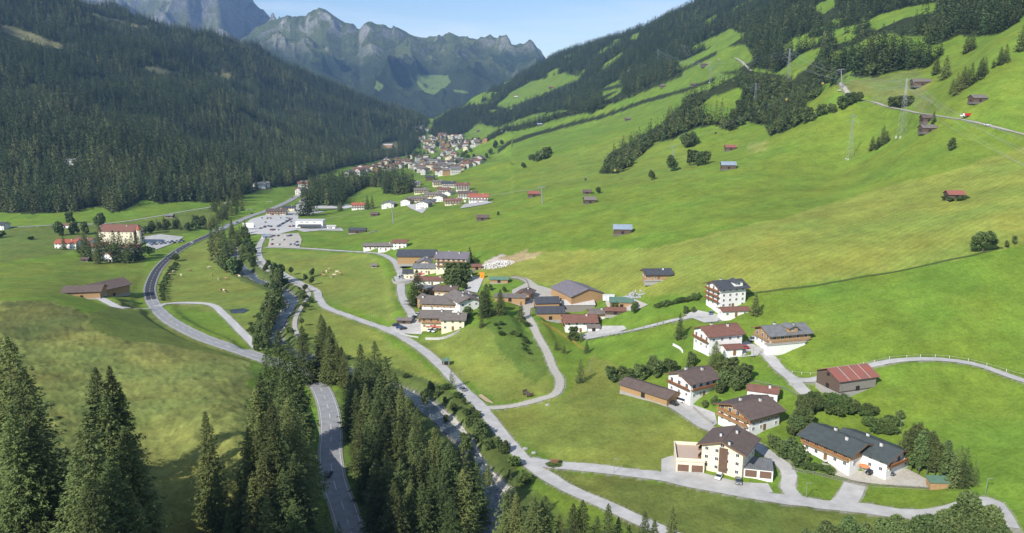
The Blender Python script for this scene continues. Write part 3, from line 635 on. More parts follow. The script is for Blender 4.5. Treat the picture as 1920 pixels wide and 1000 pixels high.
row([(675,645,30),(702,640,31),(690,672,30),(722,668,30),(666,690,27),(712,702,29),(740,700,28),(752,722,27),(685,720,29)], T_top, 'spruce', 'tall spruce in the back part of the riverside wood right of the main road', 'back spruces of the riverside wood', .92)
row([(730,745,30),(700,765,29),(765,745,28),(782,765,27),(748,790,30),(718,800,29),(690,800,26),(775,800,29),(675,770,24)], T_top, 'spruce', 'sunlit spruce in the middle of the riverside wood right of the main road', 'middle spruces of the riverside wood', .95)
row([(815,802,30),(800,840,28),(842,830,28),(780,850,28),(865,832,26),(750,860,28),(830,880,26),(868,880,24),(790,905,24),(845,930,22),(882,845,22),(893,868,20),(870,905,20),(655,700,22),(668,730,22),(812,870,25),(770,900,24),(740,905,22),(725,850,26),(705,860,22)], T_top, 'spruce', 'sunlit spruce at the front of the riverside wood beside the stony river', 'front spruces of the riverside wood', .98)
row([(925,866,9),(957,895,20),(944,925,20)], T_top, 'young_spruce', 'bright green young spruce between the river and the footpath', 'young spruces between river and footpath')
row([(968,925,25),(1002,932,25),(1022,930,24),(985,960,20),(945,960,20)], T_top, 'spruce', 'sunlit spruce at the bottom edge just right of the river', 'bottom edge spruces right of the river', .95)
row([(1075,945,23),(1093,938,23),(1141,945,22),(1120,968,18),(1160,970,17),(1210,958,20),(1228,975,17),(1262,950,20),(1050,965,18)], T_top, 'spruce', 'spruce at the bottom edge in the row that hides the lane', 'bottom edge spruces along the lane', .8)
row([(855,690,10),(1180,985,12)], T_top, 'young_spruce', 'small spruce growing alone on the grass beside the lane', 'small lone spruces by the lane')
for s in [(808,735,22),(800,760,24),(820,745,18),(835,757,14),(850,775,24),(845,790,18),(862,785,20),(880,800,26),(890,830,34),(905,850,28),(895,815,30),(880,850,36),(905,835,22),(935,845,28),(948,850,24),(918,905,18),(945,900,16),(960,905,16),(870,760,16),(885,778,18)]:
    T_base(*s, 'mid_broadleaf', 'bushy green tree between the river and the straight lane', 'bushy trees between river and lane')

# ---- middle distance, left of the river
for s in [(402,488,50),(412,492,58),(425,494,54),(398,470,42),(418,478,50),(433,476,40),(408,450,36),(420,462,40)]:
    T_base(*s, 'mid_spruce', 'dark spruce in the group left of the blue stream', 'spruces left of the stream')
for s in [(424,512,34),(438,514,36),(446,512,30),(415,505,26)]: T_base(*s, 'mid_broadleaf', 'round leafy tree at the foot of the streamside spruces', 'leafy trees at the foot of the streamside spruces')
for s in [(436,448,34),(450,455,32),(446,462,32),(438,470,24),(456,475,22),(452,488,22),(460,440,28)]: T_base(*s, 'mid_spruce', 'small spruce on the far bank of the blue stream', 'small spruces on the far stream bank')
for i in range(24):
    t = i / 23; x = 492 + 32 * (1 - t) + TR.uniform(-5, 5); y = 655 - 115 * (1 - t)
    T_base(x, y, TR.uniform(34, 52), 'mid_spruce' if i % 4 else 'mid_broadleaf', 'tree in the dense row on the left bank of the river below the cow pasture', 'dense tree row on the left river bank', .95)
for i in range(17):
    t = i / 16; T_base(395 + 55 * t + TR.uniform(-4, 4), 432 - 60 * t, TR.uniform(22, 36), 'mid_spruce', 'spruce in the row beside the brook towards the sports field', 'spruces beside the far brook')
for i in range(16):
    t = i / 15; T_base(270 + 118 * t + TR.uniform(-3, 3), 436 - 8 * t + TR.uniform(-4, 4), TR.uniform(15, 26), ('mid_broadleaf', 'mid_spruce')[i % 2], 'tree in the belt behind the hotel car park', 'tree belt behind the hotel car park')
for s in [(120,468,26),(160,482,46),(170,488,36),(182,490,40),(191,482,60),(183,495,30),(217,491,58),(228,492,58),(240,493,46),(250,488,50),(262,487,44),(206,487,40),(147,474,22),(163,478,40)]:
    T_base(*s, 'mid_spruce', 'dark spruce in front of the tall cream hotel', 'spruces in front of the cream hotel', 1.15)
for s in [(130,420,22),(112,442,30),(160,440,24),(140,440,24),(190,428,30),(185,425,22)]: T_base(*s, 'mid_broadleaf', 'leafy tree behind the red roofed houses of the hotel hamlet', 'leafy trees behind the hotel hamlet')
T_base(58, 450, 8, 'shrub', 'single bush in the flat meadow at the far left', None, 1.2)
T_base(468, 665, 34, 'mid_broadleaf', 'bush beside the main road where the side lane joins', None, .9)
for s in [(280,480,20),(0,447,16),(467,625,16),(330,490,14)]: T_base(*s, 'shrub', 'low bush on the pasture beside the curving main road', 'low bushes beside the main road')
for s in [(438,415,28),(448,408,26),(458,404,24),(468,398,24),(520,352,20),(530,350,20),(510,355,20),(495,358,20),(480,362,22),(465,366,24),(455,372,24),(445,376,26),(435,380,26),(425,390,30),(415,400,34)]:
    T_base(s[0] - 14, s[1] - 3, s[2], 'mid_spruce', 'spruce in the row between the sports field and the forest', 'spruce row beside the sports field')
for s in [(573,405,68),(582,398,55),(435,440,30)]: T_base(*s, 'mid_spruce', 'tall spruce standing alone at the corner of the far green field', 'tall spruces at the corner of the far green field')
for s in [(689,393,26),(698,392,26),(640,395,16),(636,396,18)]: T_base(*s, 'mid_spruce', 'spruce beside the small red roofed white house', 'spruces beside the red roofed white house')
for s in [(500,505),(517,512),(527,517),(534,520),(541,523),(563,530),(575,535),(580,550),(586,520),(570,565),(560,583),(548,632),(553,612)]:
    T_base(s[0], s[1], 18, 'slim_broadleaf', 'small round tree planted along the pale lane by the cow pasture', 'small trees along the pale lane', 1.5)
for i in range(16):
    t = i / 15; T_base(455 + 20 * t + TR.uniform(-8, 8), 440 + 62 * t, TR.uniform(13, 20), 'mid_broadleaf', 'shrubby tree between the stream and the lane past the gravel car park', 'shrubby trees between stream and lane')

# ---- the hamlet in the middle
T_base(783, 572, 66, 'spruce', 'big dark spruce beside the curved settlement lane', None, 1.25, 0)
T_base(912, 594, 62, 'spruce', 'large spruce on the slope right of the grey roofed guest house', None, 1.2, 1)
T_base(938, 590, 48, 'spruce', 'spruce just right of the large spruce on the slope', None, 1.2, 3)
T_base(983, 603, 36, 'mid_spruce', 'spruce at the top end of the gravel track', None, 1.1, 1)
T_base(903, 614, 24, 'mid_spruce', 'small spruce on the grass below the large spruce on the slope', None, 1.2, 2)
T_base(881, 492, 30, 'mid_spruce', 'spruce behind the right end of the purple roofed hotel', None, 1.1)
T_base(889, 498, 20, 'mid_spruce', 'short spruce behind the purple roofed hotel', None, 1.1)
for s in [(845,528,36),(858,532,42),(870,530,38),(840,540,26),(852,540,28),(877,596,26),(826,508,18),(800,560,16),(792,585,14),(905,585,18),(870,545,18),(920,545,12),(945,548,12),(905,560,16)]: T_base(*s, 'mid_broadleaf', 'broad green tree between the purple roofed hotel and the guest house below', 'broad trees among the hamlet hotels', 1.1)
for s in [(1088,718,46)]: T_base(*s, 'young_spruce', 'perfectly conical spruce alone on the grass above the gravel loop', None, 1.1, 0)
T_base(1274, 636, 50, 'mid_spruce', 'slim dark spruce left of the red roofed white house', None, .9, 0)
T_base(1341, 690, 52, 'spruce', 'pale spruce in front of the white house with the red roof', None, 1.1, 2)
T_base(1416, 591, 42, 'mid_spruce', 'spruce right of the tall white house with black roof', None, 1.15, 1)
T_base(1100, 662, 24, 'mid_spruce', 'small spruce on the bank below the farm lane', None, 1.2, 0)
for s in [(1035,656,18),(1057,662,20),(1090,640,16)]: T_base(*s, 'mid_spruce', 'little spruce on the rough slope below the orange fence', 'little spruces below the orange fence', 1.3)
for s in [(1075,640,28),(1151,586,24),(1190,580,18),(1190,588,20),(1310,560,12),(1285,590,16),(1300,588,14)]: T_base(*s, 'mid_broadleaf', 'light green garden tree beside the farm lane', 'garden trees beside the farm lane')
for i in range(9): T_base(1232 + i * 9, 578 - i * 2.0, 9 + (i % 3) * 2, 'shrub', 'clipped hedge bush in the line behind the farm lane', 'hedge bushes behind the farm lane', 1.2)
# ---- gardens of the lower houses
for s in [(1146,716,30),(1165,712,28),(1182,712,26),(1200,712,30),(1215,706,26),(1232,706,34),(1225,695,30),(1170,722,22)]: T_base(*s, 'mid_broadleaf', 'dark garden tree in the row left of the brown carport', 'garden trees left of the brown carport', 1.15)
for s in [(1262,700,30),(1250,690,22),(1295,690,30)]: T_base(*s, 'mid_broadleaf', 'leafy garden tree behind the white house with the brown roof', 'leafy trees behind the upper brown roofed house')
for s in [(1355,700,30),(1370,712,42),(1385,722,42),(1362,725,36),(1398,712,30),(1350,738,30),(1378,735,30),(1340,760,18),(1322,765,16)]: T_base(*s, 'mid_broadleaf', 'bushy tree in the thicket between the two brown roofed chalets', 'thicket between the brown roofed chalets', 1.2)
for s in [(1515,780,40),(1525,765,34),(1500,800,42),(1495,815,38),(1510,800,36),(1488,820,28),(1530,775,26),(1505,760,22)]: T_base(*s, 'broadleaf', 'broad leafy tree on the bank behind the double chalet', 'leafy trees behind the double chalet', 1.25)
for s in [(1440,845,28),(1452,852,30),(1465,855,36),(1478,862,38),(1492,872,42),(1500,870,34),(1485,850,30),(1430,838,24)]: T_base(*s, 'mid_broadleaf', 'round garden tree left of the double chalet', 'garden trees left of the double chalet', 1.25)
for s in [(1540,882),(1548,884),(1556,886),(1515,878),(1525,880),(1505,876)]: T_base(*s, 12, 'shrub', 'trimmed hedge bush along the fence of the double chalet', 'hedge bushes by the double chalet', 1.7)
for i in range(24):
    t = TR.random(); T_base(1520 + 165 * t + TR.uniform(-8, 8), 742 + 72 * t + TR.uniform(-14, 16), TR.uniform(12, 22), 'shrub', 'brownish bush on the steep bank below the red roofed barn', 'bushes on the bank below the barn', 1.4)
for s in [(1590,765,24),(1605,772,22),(1640,778,16),(1688,788,20),(1580,760,24)]: T_base(*s, 'mid_broadleaf', 'round bush at the top of the bank below the barn', 'round bushes at the top of the bank', 1.2)
for i, s in enumerate([(1708,884,78),(1722,890,84),(1738,893,80),(1752,896,70),(1766,897,72),(1700,868,60),(1745,880,70),(1715,870,76),(1730,872,66),(1774,893,60)]): T_base(*s, 'pine', 'tall pine in the dense group right of the double chalet', 'dense pine group right of the double chalet', 1.0)
for s in [(1786,915,78),(1806,915,80),(1825,910,50),(1797,905,72)]: T_base(*s, 'young_spruce', 'broad light green spruce behind the small green roofed shed', 'broad spruces behind the green roofed shed', .95)
for s in [(1595,968,11),(1562,978,10),(1620,975,9),(1675,965,11),(1690,985,9),(1736,962,12),(1660,990,9),(1765,985,10),(1715,990,9),(1860,955,13),(1880,990,10),(1790,955,12),(1820,930,15),(1805,965,12),(1845,975,12),(1525,990,8)]: T_top(*s, 'broadleaf', 'large broadleaf tree at the bottom right edge below the village street', 'broadleaf trees at the bottom right edge', 1.15)
# ---- trees on the big meadows
T_base(1842, 474, 46, 'broadleaf', 'big round maple standing alone on the upper right meadow', None, 1.2, 0)
T_base(1887, 465, 14, 'mid_broadleaf', 'small oval tree just right of the big meadow maple', None)
T_base(1902, 458, 16, 'mid_broadleaf', 'small tree second to the right of the big meadow maple', None)
for s in [(1258,322,32),(1221,338,20)]: T_base(*s, 'mid_broadleaf', 'dark leafy tree on the meadow left of the blue roofed hut', 'leafy trees left of the blue roofed hut')
for s in [(1300,310,30),(1313,311,26),(1324,308,24),(1306,305,26)]: T_base(*s, 'mid_broadleaf', 'tree in the tight clump left of the blue roofed hut', 'tight clump left of the blue roofed hut', 1.1)
for s in [(1286,277,32),(1299,272,26),(1292,277,26)]: T_base(*s, 'mid_broadleaf', 'dark tree at the lower tip of the hillside wood', 'trees at the lower tip of the hillside wood', 1.1)
for s in [(1635,282,26),(1645,280,22),(1655,272,36),(1663,268,22)]: T_base(*s, 'mid_spruce', 'conifer in the clump beside the tall lattice pylon', 'conifer clump beside the tall pylon', 1.3)
T_base(1784, 282, 24, 'mid_broadleaf', 'small airy tree below the dark huts on the right hillside', None)
for s in [(1676,202,20),(1690,203,24),(1700,200,20)]: T_base(*s, 'mid_broadleaf', 'dark bush tree on the bank above the hillside road', 'dark trees above the hillside road', 1.6)
T_base(1750, 232, 22, 'mid_spruce', 'little conifer between the two dark huts', None, 1.2)
for s in [(1540,218,22),(1560,212,20),(1578,205,24),(1590,200,26),(1612,190,18),(1515,230,28),(1600,192,20)]: T_base(*s, 'mid_broadleaf', 'leafy tree in the row along the hillside road bank', 'tree row along the hillside road bank', 1.3)
for s in [(1793,178,40),(1800,172,36),(1812,165,36),(1820,160,40),(1840,145,36),(1846,140,32),(1806,165,38),(1836,150,36),(1785,175,26)]: T_base(*s, 'mid_spruce', 'spruce in the slanting belt on the steep meadow at the upper right', 'slanting spruce belt at the upper right', 1.1)
for s in [(1875,122,32),(1885,118,34),(1862,128,16),(1772,148,42),(1755,140,34),(1812,100,32),(1822,95,34),(1915,95,46)]: T_base(*s, 'mid_spruce', 'single spruce on the steep meadow near the upper right corner', 'scattered spruces near the upper right corner', 1.25)
for s in [(981,316,12),(1000,303,14),(1010,302,22),(1020,300,24),(1030,290,14),(995,300,12)]: T_base(*s, 'mid_broadleaf', 'dark bush on the green ridge above the village', 'dark bushes on the green ridge', 1.2)
for s in [(929,278,14),(920,290,12),(912,296,10),(900,300,9),(1122,363,14),(934,404,7),(940,272,10)]: T_base(*s, 'mid_broadleaf', 'small tree scattered on the green slope above the village', 'small trees on the slope above the village', 1.1)
for i in range(14):
    t = TR.random(); T_base(925 + 85 * t + TR.uniform(-14, 14), 600 + 80 * t * TR.random() + TR.uniform(0, 22), TR.uniform(6, 11), 'shrub', 'low dark green bush on the slope between the hamlet and the gravel track', 'dark bushes on the slope by the gravel track', 1.1)
for i in range(16):
    t = i / 15; T_base(316 - 12 * math.sin(t * 2.2) + 14 * (1 - t) ** 2, 498 + 66 * t, TR.uniform(5, 9), 'shrub', 'brownish bush in the row beside the dark new asphalt', 'brownish bushes beside the new asphalt', 1.5)
# brush on the river banks
for i in range(0, len(RIVP), 5):
    x, y = RIVP[i]
    if y > 600 or y < 190: continue
    for sg in (-1, 1):
        if TR.random() < .62: xx = x + sg * TR.uniform(10, 15); yy = y + TR.uniform(-3, 3); plant(Vector((xx, yy, float(Zat(xx, yy)))), TR.uniform(1.6, 4.2), 'shrub', 'wild shrub on the bank of the stony river', 'wild shrubs along the river banks', 1.2)

# ------------------------------------------------------------------ woods, as instanced trees
def forest_protos():
    P = []
    def joined(nm, A, B, C_, m, h, r):
        me = tris_mesh(nm, A, B, C_, m); return bpy.data.objects.new(nm, me)
    c = bpy.data.collections.new('wood_kinds')
    for i in range(5): c.objects.link(joined('a_spruce', *spruce_crown(31, 4.9 + .5 * (i % 3), 17, 8, 5, 2.1, 300 + i, z0=.10, gappy=.12, as_arrays=True), far_spruce, 25, .3))
    for i in range(1): c.objects.link(joined('b_larch', *spruce_crown(30, 5.6, 16, 7, 5, 2.0, 320 + i, z0=.12, gappy=.12, as_arrays=True), larch, 24, .3))
    for i in range(2): c.objects.link(joined('c_leafy', *leafy_crown(14, 5.5, 330, 2.2, 340 + i, base=.05, nb=7, as_arrays=True), far_leaf, 14, .3))
    return c
WOODC = forest_protos()
def wood_nodes():
    g = bpy.data.node_groups.new('wood', 'GeometryNodeTree')
    g.interface.new_socket('Geometry', in_out='INPUT', socket_type='NodeSocketGeometry'); g.interface.new_socket('Geometry', in_out='OUTPUT', socket_type='NodeSocketGeometry')
    n = g.nodes; l = g.links.new; i = n.new('NodeGroupInput'); o = n.new('NodeGroupOutput'); ip = n.new('GeometryNodeInstanceOnPoints'); ci = n.new('GeometryNodeCollectionInfo')
    ci.inputs['Collection'].default_value = WOODC; ci.inputs['Separate Children'].default_value = True; ci.inputs['Reset Children'].default_value = True
    def attr(nm, ty):
        q = n.new('GeometryNodeInputNamedAttribute'); q.data_type = ty; q.inputs['Name'].default_value = nm; return q.outputs['Attribute']
    ip.inputs['Pick Instance'].default_value = True
    cx = n.new('ShaderNodeCombineXYZ'); l(attr('spin', 'FLOAT'), cx.inputs['Z'])
    l(i.outputs[0], ip.inputs['Points']); l(ci.outputs[0], ip.inputs['Instance']); l(attr('kind_index', 'INT'), ip.inputs['Instance Index']); l(cx.outputs[0], ip.inputs['Rotation']); l(attr('size', 'FLOAT'), ip.inputs['Scale']); l(ip.outputs[0], o.inputs[0])
    return g
WN = wood_nodes()
def wood(label, poly, holes=(), sp=6.5, leafy=0., hscale=1., ymin=400, ymax=6500, larches=.06, gaps=.0, seed=1):
    r = np.random.default_rng(seed); X = []; Y = []; ya = ymin
    while ya < ymax:
        yb = min(ya * 1.25, ymax); s = sp * (1 + max(0, ya - 1500) / 4200)
        umin = min(uq(*p)[0] for p in poly) - .02; umax = max(uq(*p)[0] for p in poly) + .02
        xs = np.arange(umin * (yb if umin < 0 else ya), umax * (yb if umax > 0 else ya), s); ys = np.arange(ya, yb, s)
        if len(xs) and len(ys):
            gx, gy = np.meshgrid(xs, ys); X.append((gx + r.uniform(-.48, .48, gx.shape) * s).ravel()); Y.append((gy + r.uniform(-.48, .48, gx.shape) * s).ravel())
        ya = yb
    x = np.concatenate(X); y = np.concatenate(Y); z = Zat(x, y); px, py = to_px(x, y, z)
    jx = fbm(x / 40, y / 40, 3, seed + 60) * 7; jy = fbm(x / 40, y / 40, 3, seed + 61) * 4
    hp = 20 * hscale * F / depth(x, y, z)
    ok = in_poly(px + jx, py + jy, poly) & in_poly(px + jx, py + jy - hp * .75, poly)
    for h in holes:
        for fr in (0, .5, .95): ok &= ~in_poly(px + jx * .5, py + jy * .5 - hp * fr, h)
    if gaps: ok &= fbm(x / 90, y / 150, 4, seed + 70) > -.62 + gaps
    x, y, z = x[ok], y[ok], z[ok]; n = len(x)
    size = (.5 + .64 * r.random(n)) * (1 + .22 * fbm(x / 50, y / 50, 3, seed + 80)) * hscale
    ki = r.integers(0, 5, n); lm = r.random(n) < larches * (1 + 3 * fbm(x / 120, y / 120, 3, seed + 90)); ki[lm] = 5
    lf = r.random(n) < leafy; ki[lf] = r.integers(6, 8, lf.sum())
    me = bpy.data.meshes.new('wood'); me.vertices.add(n); me.vertices.foreach_set('co', np.stack([x, y, z - .5], 1).astype(np.float32).ravel())
    for nm, ty, v in (('spin', 'FLOAT', r.uniform(0, 6.28, n).astype(np.float32)), ('size', 'FLOAT', size.astype(np.float32)), ('kind_index', 'INT', ki.astype(np.int32))):
        a = me.attributes.new(nm, ty, 'POINT'); a.data.foreach_set('value', v)
    o = add_obj('wood', me); md = o.modifiers.new('wood', 'NODES'); md.node_group = WN
    tag(o, label, 'wood', None, 'stuff'); print('wood', label, n)
    FORESTS.append((poly, holes, gaps, seed)); return o
wood('dark spruce forest covering the whole left valley side',
     [(-160,-300),(300,-100),(440,40),(640,110),(760,185),(806,228),(790,262),(770,290),(700,303),(640,315),(585,332),(545,350),(500,352),(470,362),(440,372),(395,380),(350,378),(300,383),(270,372),(240,392),(210,400),(190,388),(120,398),(60,402),(0,398),(-160,398)],
     [[(0,46),(60,62),(130,90),(112,92),(50,76),(0,58)],[(255,123),(300,126),(350,141),(300,138)],[(402,140),(430,136),(434,146),(400,145)],[(150,20),(200,32),(282,54),(280,57),(200,37),(150,23)],[(715,268),(745,264),(748,280),(715,280)],[(124,302),(142,300),(142,310),(124,310)],[(470,342),(510,342),(510,356),(470,356)]], sp=8.4, larches=.20, gaps=.14, seed=3)
wood('spruce copse on the flat valley floor before the far village', [(578,345),(640,333),(700,330),(760,330),(782,345),(775,362),(745,366),(722,362),(718,352),(690,350),(650,372),(640,388),(584,388)], sp=7, ymin=850, ymax=1800, larches=.12, seed=5)
wood('mixed forest on the upper part of the right valley side',
     [(890,202),(920,165),(940,157),(990,127),(1027,105),(1073,90),(1133,70),(1173,53),(1280,15),(1340,-20),(1400,-60),(1960,-60),(1925,22),(1905,45),(1870,65),(1790,72),(1775,95),(1740,128),(1690,133),(1640,145),(1585,146),(1560,160),(1530,165),(1465,138),(1420,128),(1380,140),(1300,135),(1280,133),(1207,167),(1160,187),(1107,213),(1057,207),(1007,213),(957,230),(933,240),(900,232),(925,200)],
     [[(930,199),(963,170),(997,153),(1060,137),(1090,147),(1033,170),(993,187),(950,202)],[(1517,18),(1540,5),(1568,-8),(1568,12),(1545,25)],[(1605,50),(1650,28),(1700,14),(1760,4),(1752,22),(1700,33),(1640,54)],[(1555,72),(1600,60),(1600,72),(1570,84)],[(1317,83),(1370,53),(1396,66),(1340,92)],[(1270,118),(1330,92),(1400,84),(1415,112),(1380,132),(1290,146)],[(1452,142),(1500,104),(1543,86),(1530,112),(1490,146)],[(1180,68),(1200,60),(1196,72),(1184,76)],[(1590,72),(1612,62),(1600,80)],[(1120,170),(1160,150),(1170,165),(1130,180)]], sp=7.8, leafy=.06, ymin=700, ymax=5200, hscale=1.06, gaps=.33, seed=7)
wood('wooded spur behind the far village', [(803,250),(813,228),(840,207),(880,196),(925,195),(915,217),(900,232),(873,250),(853,259),(810,256)], sp=8, ymin=2500, ymax=5600, seed=9)
wood('leafy wood running down the right hillside', [(1290,178),(1330,168),(1400,133),(1465,140),(1548,165),(1530,185),(1505,195),(1506,232),(1445,256),(1440,238),(1400,228),(1372,247),(1340,236),(1300,242),(1262,262),(1226,268),(1205,290),(1160,326),(1122,326),(1140,290),(1187,264),(1240,232),(1280,195)], [], sp=6.5, leafy=.62, hscale=.8, ymin=600, ymax=2500, gaps=.26, seed=11)
def belt(label, pts, wpx, **kw):
    a = [(x, y - wpx) for x, y in pts]; b = [(x, y + wpx * .5) for x, y in reversed(pts)]; wood(label, a + b, [], **kw)
belt('long hedge belt of trees climbing the right valley side', [(935,284),(957,268),(1007,252),(1073,234),(1133,219),(1160,209),(1207,192),(1280,172),(1340,150)], 5, sp=6, leafy=.7, hscale=.75, ymin=700, ymax=3500, seed=13)
belt('belt of trees from the village up the slope', [(915,262),(950,243),(985,240),(1060,216),(1107,205),(1180,180),(1280,140)], 7, sp=6.5, leafy=.4, hscale=.8, ymin=1000, ymax=4500, seed=15)
belt('dark tree belt below the upper meadow', [(1115,172),(1180,160),(1260,136),(1290,128),(1345,100)], 5, sp=6.5, leafy=.3, ymin=1000, ymax=4500, seed=17)
print('trees', NTREE)
# the floor of the woods is painted a dark green brown
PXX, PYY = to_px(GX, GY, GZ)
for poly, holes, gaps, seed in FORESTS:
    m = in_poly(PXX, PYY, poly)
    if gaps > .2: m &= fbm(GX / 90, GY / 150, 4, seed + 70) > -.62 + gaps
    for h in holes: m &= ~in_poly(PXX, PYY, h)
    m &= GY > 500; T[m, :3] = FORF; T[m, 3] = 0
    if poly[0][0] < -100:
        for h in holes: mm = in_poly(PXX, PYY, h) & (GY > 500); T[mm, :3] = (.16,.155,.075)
# ------------------------------------------------------------------ mesh collector
class MB:
    def __init__(s): s.V = []; s.F = []; s.M = []
    def add(s, V, Fc, m=0): b = len(s.V); s.V += [tuple(v) for v in V]; s.F += [tuple(b + i for i in f) for f in Fc]; s.M += [m] * len(Fc)
    def box(s, x0, x1, y0, y1, z0, z1, m=0):
        s.add([(x0,y0,z0),(x1,y0,z0),(x1,y1,z0),(x0,y1,z0),(x0,y0,z1),(x1,y0,z1),(x1,y1,z1),(x0,y1,z1)], [(0,3,2,1),(4,5,6,7),(0,1,5,4),(1,2,6,5),(2,3,7,6),(3,0,4,7)], m)
    def prism(s, prof, x0, x1, m=0, axis='x'):
        n = len(prof); f = (lambda x, p: (x, p[0], p[1])) if axis == 'x' else (lambda x, p: (p[0], x, p[1]))
        s.add([f(x0, p) for p in prof] + [f(x1, p) for p in prof], [tuple(range(n))[::-1] if axis == 'x' else tuple(range(n)), tuple(range(n, 2 * n)) if axis == 'x' else tuple(range(n, 2 * n))[::-1]] + [((i, (i + 1) % n, n + (i + 1) % n, n + i) if axis == 'x' else (i, n + i, n + (i + 1) % n, (i + 1) % n)) for i in range(n)], m)
    def bar(s, p, q, w=.1, m=0):
        p = Vector(p); q = Vector(q); d = (q - p); 
        if d.length < 1e-6: return
        d.normalize(); a = d.orthogonal().normalized(); b = d.cross(a); h = w / 2
        s.add([p + a*h + b*h, p - a*h + b*h, p - a*h - b*h, p + a*h - b*h, q + a*h + b*h, q - a*h + b*h, q - a*h - b*h, q + a*h - b*h], [(0,3,2,1),(4,5,6,7),(0,1,5,4),(1,2,6,5),(2,3,7,6),(3,0,4,7)], m)
    def cyl(s, x, y, z0, z1, r0, r1=None, n=10, m=0):
        r1 = r0 if r1 is None else r1
        s.add([(x + math.cos(6.2832*k/n)*r0, y + math.sin(6.2832*k/n)*r0, z0) for k in range(n)] + [(x + math.cos(6.2832*k/n)*r1, y + math.sin(6.2832*k/n)*r1, z1) for k in range(n)], [tuple(range(n))[::-1], tuple(range(n, 2*n))] + [(k, (k+1) % n, n + (k+1) % n, n + k) for k in range(n)], m)
    def build(s, name, mats, parent=None, smooth=False):
        o = mesh_obj(name, s.V, s.F, mats, parent, smooth, s.M); return o

plaster_far = mat('hazed_plaster', (.62,.60,.55), (.5,.48,.44), .7, .9)  # white plaster darkened, so the distance haze is put into the colour
plaster = mat('white_plaster', (.80,.79,.75), (.70,.69,.65), .7, .9)
cream = mat('cream_plaster', (.78,.70,.52), (.70,.62,.45), .7, .9)
wood_l = mat('larch_wood', (.47,.30,.15), (.33,.20,.095), 2, .8, .01, 'planks')
wood_d = mat('weathered_wood', (.15,.105,.075), (.08,.058,.043), 2, .85, .01, 'planksx')
wood_g = mat('grey_wood', (.30,.27,.24), (.20,.18,.16), 2, .85, .01, 'planksx')
r_brown = mat('brown_tiles', (.155,.115,.095), (.105,.078,.066), .6, .75, .02, 'tiles')
r_redbr = mat('red_brown_tiles', (.24,.115,.082), (.16,.08,.06), .6, .75, .02, 'tiles')
r_red = mat('red_tiles', (.42,.13,.075), (.32,.095,.06), .6, .75, .02, 'tiles')
r_dark = mat('slate_roof', (.085,.09,.10), (.055,.058,.065), .6, .55, .02, 'tiles')
r_grey = mat('grey_roof', (.22,.22,.22), (.14,.14,.14), .6, .6, .02, 'tiles')
r_gbr = mat('grey_brown_roof', (.21,.18,.155), (.14,.12,.105), .6, .65, .02, 'tiles')
r_purp = mat('purple_grey_roof', (.22,.195,.21), (.15,.13,.145), .6, .6, .02, 'tiles')
r_blue = mat('blue_grey_metal', (.30,.36,.43), (.22,.27,.33), .6, .45, .02, 'tiles')
r_green = mat('dark_green_roof', (.085,.10,.095), (.055,.065,.062), .6, .55, .02, 'tiles')
r_gshed = mat('green_sheet', (.14,.24,.17), (.10,.18,.125), .6, .6, .02, 'tiles')
r_rust = mat('rusty_red_sheet', (.34,.10,.07), (.22,.12,.095), .35, .6, .03, 'tiles')
r_shake = mat('old_shingles', (.24,.215,.19), (.13,.115,.10), 1.2, .9, .02, 'tiles')
r_white = mat('pale_sheet', (.62,.62,.60), (.50,.47,.43), .5, .6, .02, 'tiles')
glass = mat('window_glass', (.035,.045,.055), (.02,.03,.04), 1, .12, spec=.6)
frame_w = mat('window_frame', (.72,.70,.66), None, 1, .6)
frame_b = mat('brown_frame', (.22,.12,.06), None, 1, .7)
door_m = mat('door_wood', (.25,.13,.06), (.18,.09,.04), 2, .7)
garage_m = mat('garage_door', (.20,.12,.085), (.16,.095,.065), 1, .6, .02, 'planks')
flower_m = mat('geraniums', (.62,.05,.04), (.12,.22,.04), 6, .9)
metal_m = mat('galvanised_steel', (.34,.36,.37), (.26,.28,.29), 2, .45, metal=.4)
dark_metal = mat('dark_metal', (.07,.07,.075), None, 2, .5)
chim_m = mat('chimney_plaster', (.62,.60,.57), (.45,.43,.4), 2, .9)
stone_m = mat('stone_base', (.38,.36,.33), (.27,.255,.235), 1.5, .9, .03)
NB = [0]
WIN_LIMIT = 420
def win(parent, c, nrm, w_=1.1, h_=1.25, dist=300, fr=None, sh=False):
    """a window on a wall: c is its centre, nrm the outward normal (local)"""
    fr = fr or frame_w; n = Vector(nrm); t = Vector((-n.y, n.x, 0)); c = Vector(c)
    def slab(b, cu, cz, hw, hz, d0, d1, m):
        P = []
        for d in (d0, d1):
            for su, sz in ((-1,-1),(1,-1),(1,1),(-1,1)): P.append(c + t * (cu + su * hw) + Vector((0, 0, cz + sz * hz)) + n * d)
        b.add(P, [(0,3,2,1),(4,5,6,7),(0,1,5,4),(1,2,6,5),(2,3,7,6),(3,0,4,7)], m)
    f = MB(); k = .12
    for cu, cz, hw, hz in ((-w_/2, 0, k/2, h_/2), (w_/2, 0, k/2, h_/2), (0, h_/2 - k/2 + .003, w_/2 - k/2 - .002, k/2), (0, -h_/2 + k/2, w_/2 - k/2 - .002, k/2), (0, 0, .035, h_/2 - k - .002)): slab(f, cu, cz, hw, hz, -.05, .09, 0)
    if sh:
        for sg in (-1, 1): slab(f, sg * (w_/2 + .30), 0, .22, h_/2, -.02, .06, 1)
    o = f.build('window', [fr, frame_b], parent)
    g = MB(); slab(g, 0, 0, w_/2 - k/2 - .005, h_/2 - .02, -.04, .03, 0); g.build('pane', glass, o)
def chev(W, he, pitch_rise, th=.28, ridge_y=0):
    """cross section of a gable roof: W half width incl. overhang"""
    return [(-W, he), (ridge_y, he + pitch_rise), (W, he), (W, he - th), (ridge_y, he + pitch_rise - th * 1.15), (-W, he - th)]
